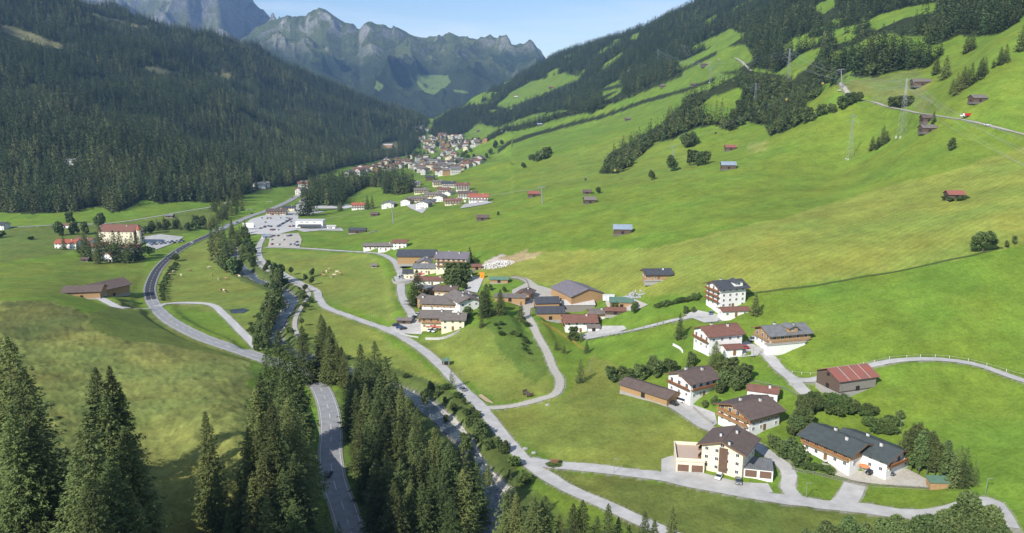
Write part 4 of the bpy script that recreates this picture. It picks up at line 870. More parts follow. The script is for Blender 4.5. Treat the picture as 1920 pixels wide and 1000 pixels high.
def chalet(name, px, py, l, w, he, rise, rot, label, roof=r_brown, wall=plaster, top=None, topz=None, balc=(), windows=True, floors=None, chim=1, ov=1.0, group=None, cat='house', ovl=None, door=True, base=3.0, shutters=False, wall2=None, flowers=True, at=None, winsp=3.0, dormer=None, small=False, loc=None):
    """ridge runs along local X; l along the ridge, w across it; he eaves height; balc lists sides among -x +x -y +y"""
    g = loc or ground(px, py); dst = g[1]; root = empty(name, g, R(rot)); tag(root, label, cat, group); NB[0] += 1
    hl, hw = l / 2, w / 2; hr = he + rise; s = rise / (hw + ov)           # he: height of the wall at the eaves side
    eav = he - s * ov; topz = topz or he - 2.7
    b = MB(); zt = he - .30; za = zt + s * hw
    if top:
        b.prism([(-hw, -base), (hw, -base), (hw, topz), (-hw, topz)], -hl, hl, 0); b.build('wall', [wall], root)
        b = MB(); b.prism([(-hw - .05, topz + .003), (hw + .05, topz + .003), (hw + .05, zt), (0, za), (-hw - .05, zt)], -hl - .05, hl + .05, 0); b.build('upper_wall', [top], root)
    else:
        b.prism([(-hw, -base), (hw, -base), (hw, zt), (0, za), (-hw, zt)], -hl, hl, 0); b.build('wall', [wall], root)
    ovl = ov if ovl is None else ovl
    r = MB(); r.prism(chev(hw + ov, eav, s * (hw + ov), .24), -hl - ovl, hl + ovl, 0)
    if not small:
        for x in (-hl - ovl - .08, hl + ovl):                           # barge boards
            r.prism([(-hw - ov, eav - .32), (0, eav + s * (hw + ov) - .36), (hw + ov, eav - .32), (hw + ov, eav + .05), (0, eav + s * (hw + ov) + .05), (-hw - ov, eav + .05)], x, x + .08, 1)
        r.box(-hl - ovl - .04, hl + ovl + .04, -.14, .14, eav + s * (hw + ov) - .02, eav + s * (hw + ov) + .10, 0)
    ro = r.build('roof', [roof, frame_b], root)
    for c_ in range(chim):
        cx = hl * (.45 - .75 * c_) * (1 if c_ % 2 == 0 else 1); cy = (-.25, .3, -.35)[c_ % 3] * hw; zc = eav + s * (hw + ov - abs(cy))
        c = MB(); c.box(cx - .45, cx + .45, cy - .35, cy + .35, zc - .6, zc + 1.1, 0); c.box(cx - .55, cx + .55, cy - .45, cy + .45, zc + 1.1, zc + 1.25, 1); c.build('chimney', [chim_m, dark_metal], ro)
    if dormer:
        dx, dw_, dl_ = dormer; d = MB(); zc = eav + s * (ov + hw * .35)
        d.prism([(dx - dw_, zc - .6), (dx + dw_, zc - .6), (dx + dw_, zc + 1.5), (dx, zc + 2.2), (dx - dw_, zc + 1.5)], -hw * .97, -hw * .1, 0, 'y'); dd = d.build('dormer', [top or wall], root)
        d = MB(); d.prism([(dx - dw_ - .6, zc + 1.35), (dx, zc + 2.45), (dx + dw_ + .6, zc + 1.35), (dx + dw_ + .6, zc + 1.15), (dx, zc + 2.22), (dx - dw_ - .6, zc + 1.15)], -hw * 1.12, 0, 0, 'y'); d.build('dormer_roof', [roof], dd)
        win(dd, (dx, -hw * .97, zc + .6), (0, -1, 0), 1.2, 1.2)
    # which sides face the valley view
    ca, sa = math.cos(R(rot)), math.sin(R(rot)); sides = {}
    for k, (nx, ny) in {'-x': (-1, 0), '+x': (1, 0), '-y': (0, -1), '+y': (0, 1)}.items():
        wx, wy = nx * ca - ny * sa, nx * sa + ny * ca; sides[k] = (-g[0] * wx - g[1] * wy) / g.xy.length
    fl = floors or max(1, int(round((he - .2) / 2.8)))
    if windows:
        for k, f in sides.items():
            if f < .08: continue
            L_ = l if 'y' in k else w; n = max(1, int((L_ - 1.2) / winsp)); H_ = he
            for i in range(fl):
                zc = 1.55 + i * (he - .3) / fl
                for j in range(n):
                    p = (j + .5) / n * L_ - L_ / 2; 
                    if door and i == 0 and j == n // 2 and k in ('-y', '+x') : 
                        continue
                    if k[1] == 'x': c = ((hl + .05) * (1 if k[0] == '+' else -1), p, zc); nr = (1 if k[0] == '+' else -1, 0, 0)
                    else: c = (p, (hw + .05) * (1 if k[0] == '+' else -1), zc); nr = (0, 1 if k[0] == '+' else -1, 0)
                    bigw = k in balc and i > 0
                    win(root, c, nr, 1.5 if bigw else 1.1, 1.9 if bigw else 1.25, dst, sh=shutters)
            if 'x' in k and za - he > 1.6: win(root, ((hl + .05) * (1 if k[0] == '+' else -1), 0, he + (za - he) * .28), (1 if k[0] == '+' else -1, 0, 0), 1.3, 1.2, dst)
    if door:
        for k in ('-y', '+x', '-x'):
            if sides[k] > .3:
                d = MB()
                if k == '-y': d.box(-.6, .6, -hw - .14, -hw + .02, -.1, 2.15)
                else: q = 1 if k == '+x' else -1; d.box(min(q * hl, q * (hl + .14)), max(q * hl, q * (hl + .14)), -.6, .6, -.1, 2.15)
                d.build('door', door_m, root); break
    for k in balc:
        for i in range(1, fl):
            z = i * (he - .3) / fl + .35; bd = MB(); bl = MB(); L_ = (l if k[1] == 'y' else w) / 2 - .1; q = 1 if k[0] == '+' else -1
            def bb(m_, a0, a1, d0, d1, z0, z1, mi=0):
                d0, d1 = sorted((q * d0, q * d1))
                if k[1] == 'y': m_.box(a0, a1, d0, d1, z0, z1, mi)
                else: m_.box(d0, d1, a0, a1, z0, z1, mi)
            h0 = hw if k[1] == 'y' else hl
            bb(bd, -L_, L_, h0, h0 + 1.25, z - .18, z); 
            nn = int(L_ * 2 / .35)
            for j in range(nn): a = -L_ + (j + .5) * 2 * L_ / nn; bb(bd, a - .09, a + .09, h0 + 1.16, h0 + 1.22, z + .02, z + .86)
            bb(bd, -L_, L_, h0 + 1.12, h0 + 1.25, z + .86, z + .95)
            bo = bd.build('balcony', [frame_b if top is None else wood_l], root)
            if flowers:
                f = MB(); rr = random.Random(i * 7 + int(px)); a = -L_ + .3
                while a < L_ - .9: e = rr.uniform(.7, 1.6); bb(f, a, min(a + e, L_), h0 + 1.16, h0 + 1.42, z + .80 + rr.random() * .1, z + 1.08 + rr.random() * .15); a += e + rr.uniform(.05, .6)
                f.build('flower_box', [flower_m], bo)
    return root
def shed(name, px, py, l, w, he, rise, rot, label, roof=r_grey, wall=wood_d, group=None, cat='hut', mono=False, base=1.5, ov=.7, opening=True, loc=None):
    g = loc or ground(px, py); root = empty(name, g, R(rot)); tag(root, label, cat, group); hl, hw = l / 2, w / 2
    b = MB()
    if mono:
        b.prism([(-hw, -base), (hw, -base), (hw, he + rise - .12), (-hw, he - .12)], -hl, hl); b.build('wall', [wall], root)
        s = rise / w; r = MB(); r.prism([(-hw - ov, he - s * ov), (hw + ov, he + rise + s * ov), (hw + ov, he + rise + s * ov + .16), (-hw - ov, he - s * ov + .16)], -hl - ov, hl + ov); r.build('roof', [roof], root)
    else:
        s = rise / hw; b.prism([(-hw, -base), (hw, -base), (hw, he - .2), (0, he + rise - .2), (-hw, he - .2)], -hl, hl); b.build('wall', [wall], root)
        r = MB(); r.prism(chev(hw + ov, he - s * ov, s * (hw + ov), .14), -hl - ov, hl + ov); r.build('roof', [roof], root)
        bs = MB(); bs.box(-hl - .12, hl + .12, -hw - .12, hw + .12, -base, .35); bs.build('base', [mat('log_base', (.17,.15,.13), (.10,.09,.08), 2) if cat == 'hay barn' else stone_m], root)
    if opening:
        d = MB(); d.box(-.9, .9, -hw - .16, -hw + .02, .4, min(2.3, he - .3)); d.build('door', [mat('dark_doorway', (.03,.025,.02), None, 2, .9)], root)
        d = MB(); d.box(-hl - .16, -hl + .02, -.8, .8, .4, min(2.2, he - .2)); d.build('door', [mat('dark_doorway', (.03,.025,.02))], root)
    return root

# ------------------------------------------------------------------ the lower right houses
chalet('apartment_house', 1364, 872, 13, 13.5, 8.8, 2.9, 57, 'tall cream house with brown roof and brown stair panel beside the village street', r_brown, cream, balc=('+y',), chim=3, ov=1.5, shutters=False, dormer=None, flowers=False)
def stair_panel(host):
    b = MB(); b.box(-6.68, -6.5, -1.9, .9, .2, 8.6); b.build('stair_panel', [mat('brown_boards', (.16,.10,.07), (.12,.075,.05), 1, .7, .02, 'planks')], host)
stair_panel([o for o in bpy.data.objects if o.name.startswith('apartment_house')][0])
def flatbox(name, px, py, l, w, h, rot, label, wall=cream, roof=concrete, doors=2, cat='garage', parapet=.25, furn=False, side='-y'):
    g = ground(px, py); root = empty(name, g, R(rot)); tag(root, label, cat); b = MB(); b.box(-l/2, l/2, -w/2, w/2, -2.5, h); b.build('wall', [wall], root)
    r = MB(); r.box(-l/2 - .15, l/2 + .15, -w/2 - .15, w/2 + .15, h + .003, h + .16); 
    if parapet > .3:
        for x0, x1, y0, y1 in ((-l/2 - .15, l/2 + .15, -w/2 - .15, -w/2 + .12), (-l/2 - .15, l/2 + .15, w/2 - .12, w/2 + .15), (-l/2 - .15, -l/2 + .12, -w/2 + .123, w/2 - .123)): r.box(x0, x1, y0, y1, h + .163, h + parapet, 1)
    r.build('roof', [roof, wall], root)
    for i in range(doors):
        c = (i + .5) / doors * l - l/2; d = MB(); d.box(c - l/doors*.40, c + l/doors*.40, -w/2 - .06, -w/2 + .02, 0, 2.3); d.build('garage_door', [garage_m], root)
    return root
flatbox('terrace_annex', 1291, 868, 9, 13, 3.4, -8, 'cream flat roofed garage block with roof terrace left of the tall cream house', cream, mat('terrace_tiles', (.50,.38,.30), (.42,.32,.25), 2), 2, parapet=1.2)
flatbox('garage', 1420, 884, 9, 9, 2.7, -14, 'low white garage with flat grey roof right of the tall cream house', plaster, r_grey, 2)
chalet('double_chalet', 1570, 853, 18, 13, 5.8, 2.6, -57, 'left wing of the double chalet with dark green grey roof and balconies', r_green, plaster, wood_l, 3.0, balc=('-x','-y'), chim=2, ov=1.6, group=None)
chalet('double_chalet', 1632, 862, 19, 12.5, 5.4, 2.5, -57, 'right wing of the double chalet with dark green grey roof and terrace', r_green, plaster, None, balc=('+x',), chim=2, ov=1.5)
chalet('flower_chalet', 1403, 792, 15, 15, 6.4, 2.9, 30, 'wide brown roofed chalet with three rows of flower balconies on its gable', r_brown, plaster, wood_l, 3.3, balc=('-x',), chim=2, ov=1.6, floors=3)
chalet('annex_house', 1430, 745, 11, 7, 3.6, 1.3, -22, 'small white annex with a red roof behind the flower chalet', r_redbr, plaster, chim=1, ov=.5, cat='annex')
chalet('white_chalet', 1298, 734, 14, 13, 7.2, 2.9, 30, 'white chalet with brown roof right above the long carport', r_brown, plaster, None, balc=('-x','-y'), chim=2, ov=1.5)
shed('carport_building', 1218, 742, 23, 9, 3.4, 1.5, -46, 'long low wooden garage with brown roof beside the parked cars', r_brown, wood_l, cat='garage', ov=.9)
chalet('white_house', 1345, 648, 16, 12.5, 7.0, 2.9, 18, 'white house with red brown roof and gable balconies below the black roofed house', r_redbr, plaster, None, balc=('-x',), chim=2, ov=1.2)
chalet('side_annex', 1371, 662, 7, 6, 3.0, 1.1, 10, 'low red roofed annex in front of the red brown roofed white house', r_redbr, plaster, windows=False, chim=0, ov=.6, cat='annex')
chalet('grey_roof_chalet', 1465, 643, 19, 12, 6.2, 2.7, 15, 'white chalet with grey metal roof and long terrace on the meadow edge', r_blue if 0 else r_grey, plaster, wood_l, 3.4, balc=('-x','-y'), chim=2, ov=1.3, dormer=(1.5, 2.2, 3), flowers=False)
chalet('tall_white_house', 1360, 571, 14, 12.5, 10.2, 2.8, 18, 'tall four storey white house with black roof and red balconies', r_dark, plaster, None, balc=('-x',), chim=2, ov=1.6, dormer=(3, 2.2, 3), floors=4)
chalet('low_annex', 1375, 591, 13, 6, 3.2, 1.2, 8, 'low white annex with red brown roof below the tall black roofed house', r_redbr, plaster, chim=0, ov=.7, cat='annex')
shed('red_barn', 1585, 724, 17, 12.5, 5.6, 2.6, 19, 'big old barn with rusty red sheet roof beside the hill lane', r_rust, wood_d, cat='barn', ov=1.0, base=2.5)
def first(nm): return [o for o in bpy.data.objects if o.name == nm][0]
def barn_details(host):
    b = MB(); b.box(-8.45, 8.45, -6.36, -6.29, .9, 4.9); b.build('grey_cladding', [wood_g], host)
    r = [c for c in host.children if c.name.startswith('roof')][0]; q = MB(); s = 2.6 / 6.25
    for x in (-4.6, .2, 4.9):
        for sg in (-1, 1): z0 = 5.6 - s; q.add([(x - .12, sg * 7.2, z0 + .02), (x + .12, sg * 7.2, z0 + .02), (x + .12, 0, z0 + s * 7.25 + .05), (x - .12, 0, z0 + s * 7.25 + .05), (x - .12, sg * 7.2, z0 + .12), (x + .12, sg * 7.2, z0 + .12), (x + .12, 0, z0 + s * 7.25 + .14), (x - .12, 0, z0 + s * 7.25 + .14)], [(4,5,6,7),(0,1,5,4),(1,2,6,5),(2,3,7,6),(3,0,4,7)])
    q.build('sheet_joint', [mat('pale_joint', (.45,.36,.33), None, 2)], r)
    v = MB(); v.box(-8.66, -8.55, -.7, .7, 5.2, 6.4); v.build('gable_hatch', [mat('dark_doorway', (.03,.025,.02))], host)
barn_details(first('red_barn'))
def terrace(host, x0, x1, y0, y1, z, nm='terrace'):
    t = MB(); t.box(x0, x1, y0, y1, z - .25, z); t.box(x0 + .3, x1 - .3, y0 + .5, y1, -2.5, z - .253, 1); o = t.build(nm, [concrete, plaster if z > 1 else stone_m], host); r = MB(); n = int((x1 - x0) / .5)
    for i in range(n + 1): x = x0 + (x1 - x0) * i / n; r.box(x - .05, x + .05, y0 + .02, y0 + .1, z, z + .9)
    r.box(x0, x1, y0, y0 + .14, z + .9, z + 1.0)
    m = int((y1 - y0) / .5)
    for x in (x0, x1 - .12):
        for i in range(1, m): y = y0 + (y1 - y0) * i / m; r.box(x + .02, x + .1, y - .05, y + .05, z, z + .9)
        r.box(x, x + .12, y0 + .143, y1, z + .9, z + 1.0)
    r.build('railing', [wood_l], o)
terrace(first('grey_roof_chalet'), -12.6, 6.5, -8.6, -6.05, 2.6)
def table(px, py, label):
    g = ground(px, py); root = empty('garden_table', g); g2 = MB(); g2.cyl(0, 0, .7, .76, .8, n=12); tag(root, label, 'table'); g2.build('table_top', [frame_w], root); l_ = MB(); l_.cyl(0, 0, 0, .7, .08, n=6); l_.build('leg', [metal_m], root)
table(1547, 868, 'round white garden table left of the double chalet'); table(1352, 765, 'round white garden table behind the side street wall')
shed('green_roof_shed', 1757, 913, 5.5, 3.2, 2.2, .5, -4, 'small shed with pale green roof at the end of the wooden fence', r_gshed, wood_l, cat='shed', mono=True, opening=False, ov=.4)
chalet('meadow_house', 1231, 522, 14, 9, 3.8, 2.3, 4, 'brown wooden house with dark roof alone on the meadow above the farm', r_dark, wood_l, None, balc=(), chim=1, ov=1.3)
terrace(first('meadow_house'), -8.5, 8, -7.2, -4.55, .3)
# ------------------------------------------------------------------ the farm
shed('big_hall', 1082, 563, 25, 21, 6.2, 3.4, -66, 'big farm hall with wide grey brown roof', r_purp, wood_l, cat='barn', ov=.8)
shed('lean_to', 1084, 581, 18, 6, 3.6, 1.3, 2, 'lean to with patched pale sheet roof in front of the farm hall', r_white, wood_g, cat='shed', mono=True, opening=False, ov=.4)
shed('farm_barn', 1024, 578, 13, 11, 4.6, 2.2, 6, 'dark roofed farm barn at the upper left of the farm', r_dark, wood_l, cat='barn')
shed('farm_barn', 1030, 596, 15, 11, 4.4, 2.2, 4, 'dark roofed farm barn at the lower left of the farm beside the gravel track', r_dark, wood_l, cat='barn')
chalet('farmhouse', 1086, 617, 16, 11.5, 6.0, 2.7, 2, 'white farmhouse with red brown roof at the start of the farm lane', r_redbr, plaster, None, balc=('-x',), chim=1, ov=1.4)
shed('small_garage', 1112, 620, 6, 5, 2.6, .9, 2, 'small garage with wooden door right of the white farmhouse', r_gbr, plaster, cat='garage')
shed('tool_hut', 1153, 589, 10, 6, 2.8, 1.1, -4, 'small hut with red brown roof right of the farm', r_redbr, wood_d)
shed('machine_shed', 1165, 575, 12, 8, 3.4, .6, -6, 'open yard shed with greenish and grey sheet roof', r_gshed, wood_l, cat='shed', mono=True)
def container(px, py):
    g = ground(px, py); root = empty('container', g, R(2)); tag(root, 'white storage container beside the scrap heap of the yard', 'container'); b = MB(); b.box(-3.2, 3.2, -1.4, 1.4, 0, 3.0)
    b.build('body', [mat('white_sheet', (.78,.80,.82), (.7,.72,.74), 1, .5, .02, 'tiles')], root); d = MB()
    for i in range(9): d.box(-3.0 + i * .72, -2.7 + i * .72, -1.47, -1.38, .2, 2.8)
    d.build('ribs', [frame_w], root); r = MB(); r.box(-3.3, 3.3, -1.5, 1.5, 3.003, 3.12); r.build('roof', [frame_w], root)
container(1141, 563)
# ------------------------------------------------------------------ the hamlet
chalet('row_house', 696, 466, 12, 9, 3.4, 1.8, 0, 'low grey roofed farm building, left one of three joined roofs', r_shake, plaster, wood_d, 1.8, chim=0, group=None)
chalet('row_house', 725, 468, 13, 10, 4.4, 2.0, 0, 'grey roofed white house, middle one of three joined roofs', r_shake, plaster, wood_d, 2.6, chim=1)
chalet('row_house', 751, 464, 11, 9, 5.2, 2.0, 0, 'white house with a dark red roof, right one of three joined roofs', r_redbr, plaster, chim=0)
shed('long_barn', 783, 492, 28, 15, 6.5, 3.4, -1, 'large wooden barn with dark roof beside the purple roofed hotel', r_dark, wood_l, cat='barn', ov=1)
chalet('hotel', 850, 504, 21, 17, 9.4, 3.0, -6, 'cream hotel with purple grey roof and long balconies', r_purp, cream, None, balc=('-y',), chim=3, ov=1.3, cat='hotel', flowers=True)
chalet('small_white_annex', 878, 518, 6, 5, 3.6, .8, -6, 'tiny white annex at the right corner of the purple roofed hotel', r_grey, plaster, chim=0, cat='annex')
chalet('dark_roof_house', 806, 511, 21, 10, 4.6, 2.2, -2, 'house with dark grey roof and terrace between the barn and the hotel', r_grey, cream, chim=2, balc=(), cat='house')
shed('red_shed', 893, 506, 6, 5, 3, 1.2, 10, 'red brown shed behind the hotel annex', r_redbr, wood_l, cat='shed')
chalet('red_roof_block', 812, 532, 22, 9, 3.6, 1.6, -2, 'low block with dark red and grey roof above the big spruce', r_redbr, plaster, chim=1)
chalet('guest_house', 833, 584, 22, 16, 7.0, 2.4, -8, 'broad guest house with worn grey roof in the middle of the hamlet', r_gbr, plaster, wood_l, 4.4, chim=3, ov=1.2, cat='guest house')
chalet('guest_house', 867, 580, 19, 12, 7.2, 2.6, -62, 'white side wing with long grey roof on the right of the guest house', r_gbr, plaster, None, chim=2, ov=1.2, cat='guest house')
chalet('front_hotel', 818, 610, 15, 13, 6.6, 2.4, -2, 'cream hotel with brown roof and red awnings above the car park', r_gbr, cream, wood_l, 4.0, balc=('-y','-x'), chim=2, ov=1.3, cat='hotel')
chalet('front_hotel', 851, 614, 12, 11, 6.2, 2.2, -2, 'right part of the front hotel with brown roof and cream walls', r_gbr, cream, None, balc=(), chim=1, ov=1.2, cat='hotel')
chalet('grey_block', 812, 550, 16, 9, 4.2, .8, -6, 'low block with flat grey roof between the red roofed block and the guest house', r_grey, wood_l, chim=1, ov=.5, cat='building')
chalet('balcony_house', 797, 505, 12, 9, 6.4, 2.2, 88, 'gabled house with pink balconies left of the purple roofed hotel', r_grey, cream, None, balc=('-x',), chim=1, ov=1.0, floors=2)
chalet('side_house', 800, 573, 9, 8, 5, 1.8, -60, 'small brown house beside the big spruce', r_gbr, wood_l, chim=1, ov=.8)
chalet('row_chalet', 771, 521, 10, 8, 4.6, 1.8, 4, 'small dark roofed house beside the lane terrace', r_dark, cream, chim=1, ov=.9)
chalet('middle_chalet', 838, 556, 13, 9, 5.2, 2.0, -10, 'brown roofed chalet tucked behind the broad guest house', r_brown, cream, wood_l, 2.8, chim=1, ov=1.0)
chalet('garden_chalet', 880, 566, 9, 8, 4.4, 1.8, -62, 'small brown chalet right of the guest house side wing', r_gbr, plaster, chim=1, ov=.9)
chalet('farm_cottage', 1120, 598, 9, 8, 4.2, 1.8, 8, 'small brown roofed cottage between the farmhouse and the red roofed hut', r_gbr, plaster, wood_l, 2.2, chim=1, ov=.9)
chalet('farm_cottage', 985, 558, 10, 8, 3.6, 1.6, 70, 'wooden cottage beside the white stone pile', r_brown, wood_l, chim=1, ov=.9)
shed('carport', 759, 606, 8, 5, 2.6, .8, -5, 'small carport with shingle roof beside the car park', r_shake, wood_d, cat='carport')
shed('pool_hut', 936, 530, 11, 5, 2.8, 1.0, -3, 'garden hut with bright green roof beside the fenced garden', r_gshed, wood_l)
shed('store_shed', 957, 565, 17, 5, 2.9, .7, -6, 'long open store shed with grey roof above the large spruces', r_gbr, wood_l, cat='shed', mono=True)
shed('hay_hut', 702, 501, 4, 3.4, 2.0, 1.0, 0, 'tiny grey hut on the cow pasture', r_shake, wood_g)
# ------------------------------------------------------------------ left side of the valley
chalet('tall_hotel', 229, 456, 36, 19, 14, 5.5, -4, 'large cream hotel with red brown roof on the left of the valley floor', r_redbr, cream, None, balc=('+x',), chim=3, ov=.8, floors=4, cat='hotel', winsp=4.2, flowers=False)
def turret():
    g = ground(262, 459); root = empty('corner_tower', g); tag(root, 'pointed red corner tower at the right end of the large cream hotel', 'tower'); b = MB(); b.cyl(0, 0, -1, 15, 2.3, n=8); b.build('wall', [cream], root)
    r = MB(); r.cyl(0, 0, 15.003, 20, 3.0, .05, n=8); r.build('roof', [r_red], root)
    for k in range(5): a = math.radians(202.5 + 45 * (k - 1) + 22.5); win(root, (math.cos(a) * 2.14, math.sin(a) * 2.14, 12.5), (math.cos(a), math.sin(a), 0), .8, 1.3)
turret()
chalet('white_house', 129, 465, 20, 12, 6, 2.8, 2, 'white house with orange red roof at the left end of the hotel hamlet', r_red, plaster, chim=1, ov=.8)
chalet('white_house', 163, 463, 20, 14, 6.5, 3.2, -20, 'white house with red brown roof, second from left in the hotel hamlet', r_redbr, plaster, chim=1, ov=.8)
chalet('white_house', 183, 472, 18, 13, 6, 3, 25, 'white house with red brown roof hidden behind the hamlet spruces', r_redbr, plaster, chim=1, ov=.8)
chalet('white_house', 211, 489, 12, 12, 6, 2.8, 70, 'small white gabled house between the dark spruces', r_redbr, plaster, chim=1, ov=.8)
chalet('hotel_wing', 243, 470, 20, 10, 4, 2.4, 8, 'low red roofed wing in front of the large cream hotel', r_redbr, plaster, chim=0, ov=.8, cat='hotel wing')
shed('garden_shed', 161, 490, 6, 5, 2.5, 1, 0, 'small dark shed at the foot of the hamlet spruces', r_brown, wood_d, cat='shed')
shed('stable', 160, 556, 22, 13, 5.0, 2.4, 10, 'low left wing of the big modern stable with pale wooden wall', r_brown, wood_l, cat='stable', ov=1.2)
shed('stable', 200, 553, 24, 17, 6.6, 3.4, 60, 'tall right wing of the big modern stable with dark brown roof', r_brown, wood_l, cat='stable', ov=1.6)
shed('field_hut', 319, 408, 9, 6, 3, 1.4, -3, 'small hut with pale roof on the field behind the large cream hotel', r_grey, wood_d)
shed('field_hut', 125, 427, 9, 7, 3.4, 1.6, -3, 'small white hut with red roof in front of a round tree', r_redbr, plaster)
chalet('edge_house', 2, 430, 14, 12, 6, 2.6, 0, 'white house with dark roof cut by the left picture edge', r_dark, plaster, chim=0)
shed('roadside_hut', 411, 438, 5, 4, 2.6, 1, 0, 'small shelter beside the white bridge', r_grey, wood_l)
chalet('forest_house', 133, 306, 16, 12, 5, 2, 0, 'lone white roofed house among the dark forest on the left', r_white, plaster, windows=False, chim=0)
# ------------------------------------------------------------------ car parks and valley station
def station():
    g = ground(583, 427); root = empty('valley_station', g); tag(root, 'long white flat roofed building with dark canopy beside the big car park', 'building'); b = MB(); b.box(-15, 15, -7, 7, -2, 8.5); b.build('wall', [plaster], root)
    r = MB(); r.box(-15.3, 15.3, -7.3, 7.3, 8.503, 8.8); r.build('roof', [r_white], root); c = MB(); c.prism([(-13.5, 3.2), (-7.05, 4.6), (-7.05, 4.9), (-13.5, 3.5)], -12, 13); c.build('canopy', [r_dark], root)
    for x in (-11, -5, 1, 7, 12): p = MB(); p.box(x - .15, x + .15, -13.2, -12.9, 0, 3.2); p.build('post', [frame_b], root)
    for x in (-9, -7.4, -3, -1.4, 5, 6.6): win(root, (x, -7.05, 7), (0, -1, 0), 1.2, 1.0)
station()
chalet('restaurant', 520, 403, 24, 15, 6, 2.6, 4, 'yellow restaurant with dark red brown roof at the head of the car park', r_brown, cream, balc=('-y',), chim=2, cat='restaurant', ov=1.2)
chalet('restaurant', 543, 396, 15, 12, 5.5, 2.2, 4, 'smaller wing with dark roof behind the yellow restaurant', r_dark, cream, chim=1, cat='restaurant')
chalet('ticket_kiosk', 622, 429, 9, 6, 3.4, .8, 0, 'small white kiosk right of the long white building', r_white, plaster, chim=0, cat='kiosk')
chalet('bus_shelter', 498, 447, 7, 5, 3, 1.4, 30, 'small hut with dark blue roof between the two car parks', r_blue, plaster, chim=0, cat='shelter')
def billboard():
    g = ground(466, 432); root = empty('billboard', g, R(3)); tag(root, 'blank white billboard standing at the edge of the big car park', 'billboard'); b = MB(); b.box(-6, 6, -.12, .12, 3, 8.4); b.build('panel', [plaster], root)
    for x in (-5, 5): p = MB(); p.box(x - .12, x + .12, .13, .35, -1, 8.2); p.build('post', [metal_m], root)
billboard()
shed('machine_barn', 671, 437, 17, 9, 3.6, 1.9, 0, 'dark roofed barn with a wood pile above the three joined roofs', r_dark, wood_d, cat='barn')
for a in [(703,405,11,7,'hay barn with dark roof left of the chairlift mast'),(905,413,12,7,'hay barn with grey roof in the meadow below the upper settlement'),(1001,369,13,8,'long hay barn with red brown roof beside the chairlift mast'),(1101,364,9,6,'small dark hay barn beside a lone tree'),(1105,381,11,8,'hay barn with mossy roof below the small dark one'),(1167,438,14,9,'hay barn with blue grey roof alone on the middle meadow'),(1369,282,12,8,'hay barn with red roof below the hillside wood'),(1365,317,14,9,'hay barn with pale blue roof on the upper meadow'),(1177,226,12,8,'hay barn with brown roof high on the green ridge'),(1788,373,10,7,'old hay barn with pink red roof among bushes'),(1726,161,19,9,'log hut with dark roof in front of the upper forest'),(1832,192,12,8,'black hay barn highest on the right meadow'),(1738,229,10,8,'upper dark hut beside the hillside road'),(1738,248,12,8,'lower dark hut with grey roof below the hillside road'),(1243,164,14,9,'dark barn at the left end of the high meadow'),(1320,125,14,9,'little barn beside the far hillside track'),(1300,162,12,8,'grey roofed barn in the high meadow gap'),(1012,236,14,9,'blue roofed barn beside the far cable mast'),(945,248,18,10,'white barn on the far ridge slope'),(897,247,16,10,'tiny barn on the wedge meadow above the village'),(968,182,20,12,'white barn on the far high meadow'),(1033,166,20,12,'red roofed barn on the far high meadow')]:
    blue = 'blue' in a[4]; red = 'red' in a[4]; shed('hay_barn', a[0], a[1], a[2] * .86, a[3], a[3] * .46, a[3] * .27, TR.uniform(-8, 8), a[4], r_blue if blue else (r_rust if red else (r_shake if 'mossy' in a[4] else (r_gbr if TR.random() < .5 else r_brown))), wood_d if 'white' not in a[4] else plaster, cat='hay barn', ov=.7)
for s in [(1773,376,9),(1783,378,8),(1800,377,9),(1808,373,8)]: T_base(*s, 'shrub', 'bush growing against the old pink roofed hay barn', 'bushes around the pink roofed hay barn', 1.6)
# ------------------------------------------------------------------ upper settlement
G = [(673,392,13,11,5.5,r_red,plaster,0,'white house with bright orange red roof right of the copse'),(729,389,13,13,5,r_grey,plaster,88,'grey house with steep dark roof left of the upper settlement'),(765,383,12,11,5,r_brown,plaster,70,'white gabled house at the left end of the upper settlement'),(783,378,20,10,4.5,r_gbr,cream,0,'cream house behind the leftmost white gable'),(795,390,13,12,6,r_grey,plaster,80,'white gabled house with grey roof at the front of the settlement'),(812,371,16,10,5,r_shake,cream,-4,'low pale roofed house in the middle of the settlement'),(790,363,15,11,5,r_shake,cream,5,'pale grey roofed house under the copse'),(825,377,12,11,5.5,r_gbr,plaster,75,'white house with grey brown roof second row of the settlement'),(850,384,15,11,5,r_redbr,cream,2,'cream chalet with wooden balcony and red brown roof at the front'),(833,362,13,10,5,r_redbr,plaster,-5,'small white house with brown roof in the back row'),(842,352,15,11,6,r_dark,plaster,0,'house with dark blue roof at the back of the settlement'),(822,349,13,10,6,r_gbr,cream,10,'cream house at the upper left back of the settlement'),(868,357,14,12,7,r_redbr,plaster,0,'tall white house with red roof at the right back of the settlement'),(877,371,18,12,5.5,r_brown,plaster,-3,'wide brown roofed house behind the red roofed front house'),(898,379,17,13,6,r_red,plaster,-2,'white house with red roof at the right end of the settlement'),(807,338,11,10,5,r_dark,wood_d,0,'dark hut at the top of the settlement road'),(843,366,10,9,4,r_gbr,plaster,60,'small white gabled house between two brown roofs'),(806,383,11,9,4,r_dark,plaster,0,'low dark roofed house in the front row'),(779,349,12,9,5,r_grey,plaster,0,'white house under the right edge of the copse')]
for px, py, l, w, he, rf, wl, rot, lb in G: l *= 1.28; w *= 1.22; he *= 1.15; chalet('settlement_house', px, py, l, w, he, w * .2, rot, lb, rf, wl, None, balc=('-y',) if l > 14 else (), chim=1, ov=1.0, group='houses of the upper settlement', flowers=False)
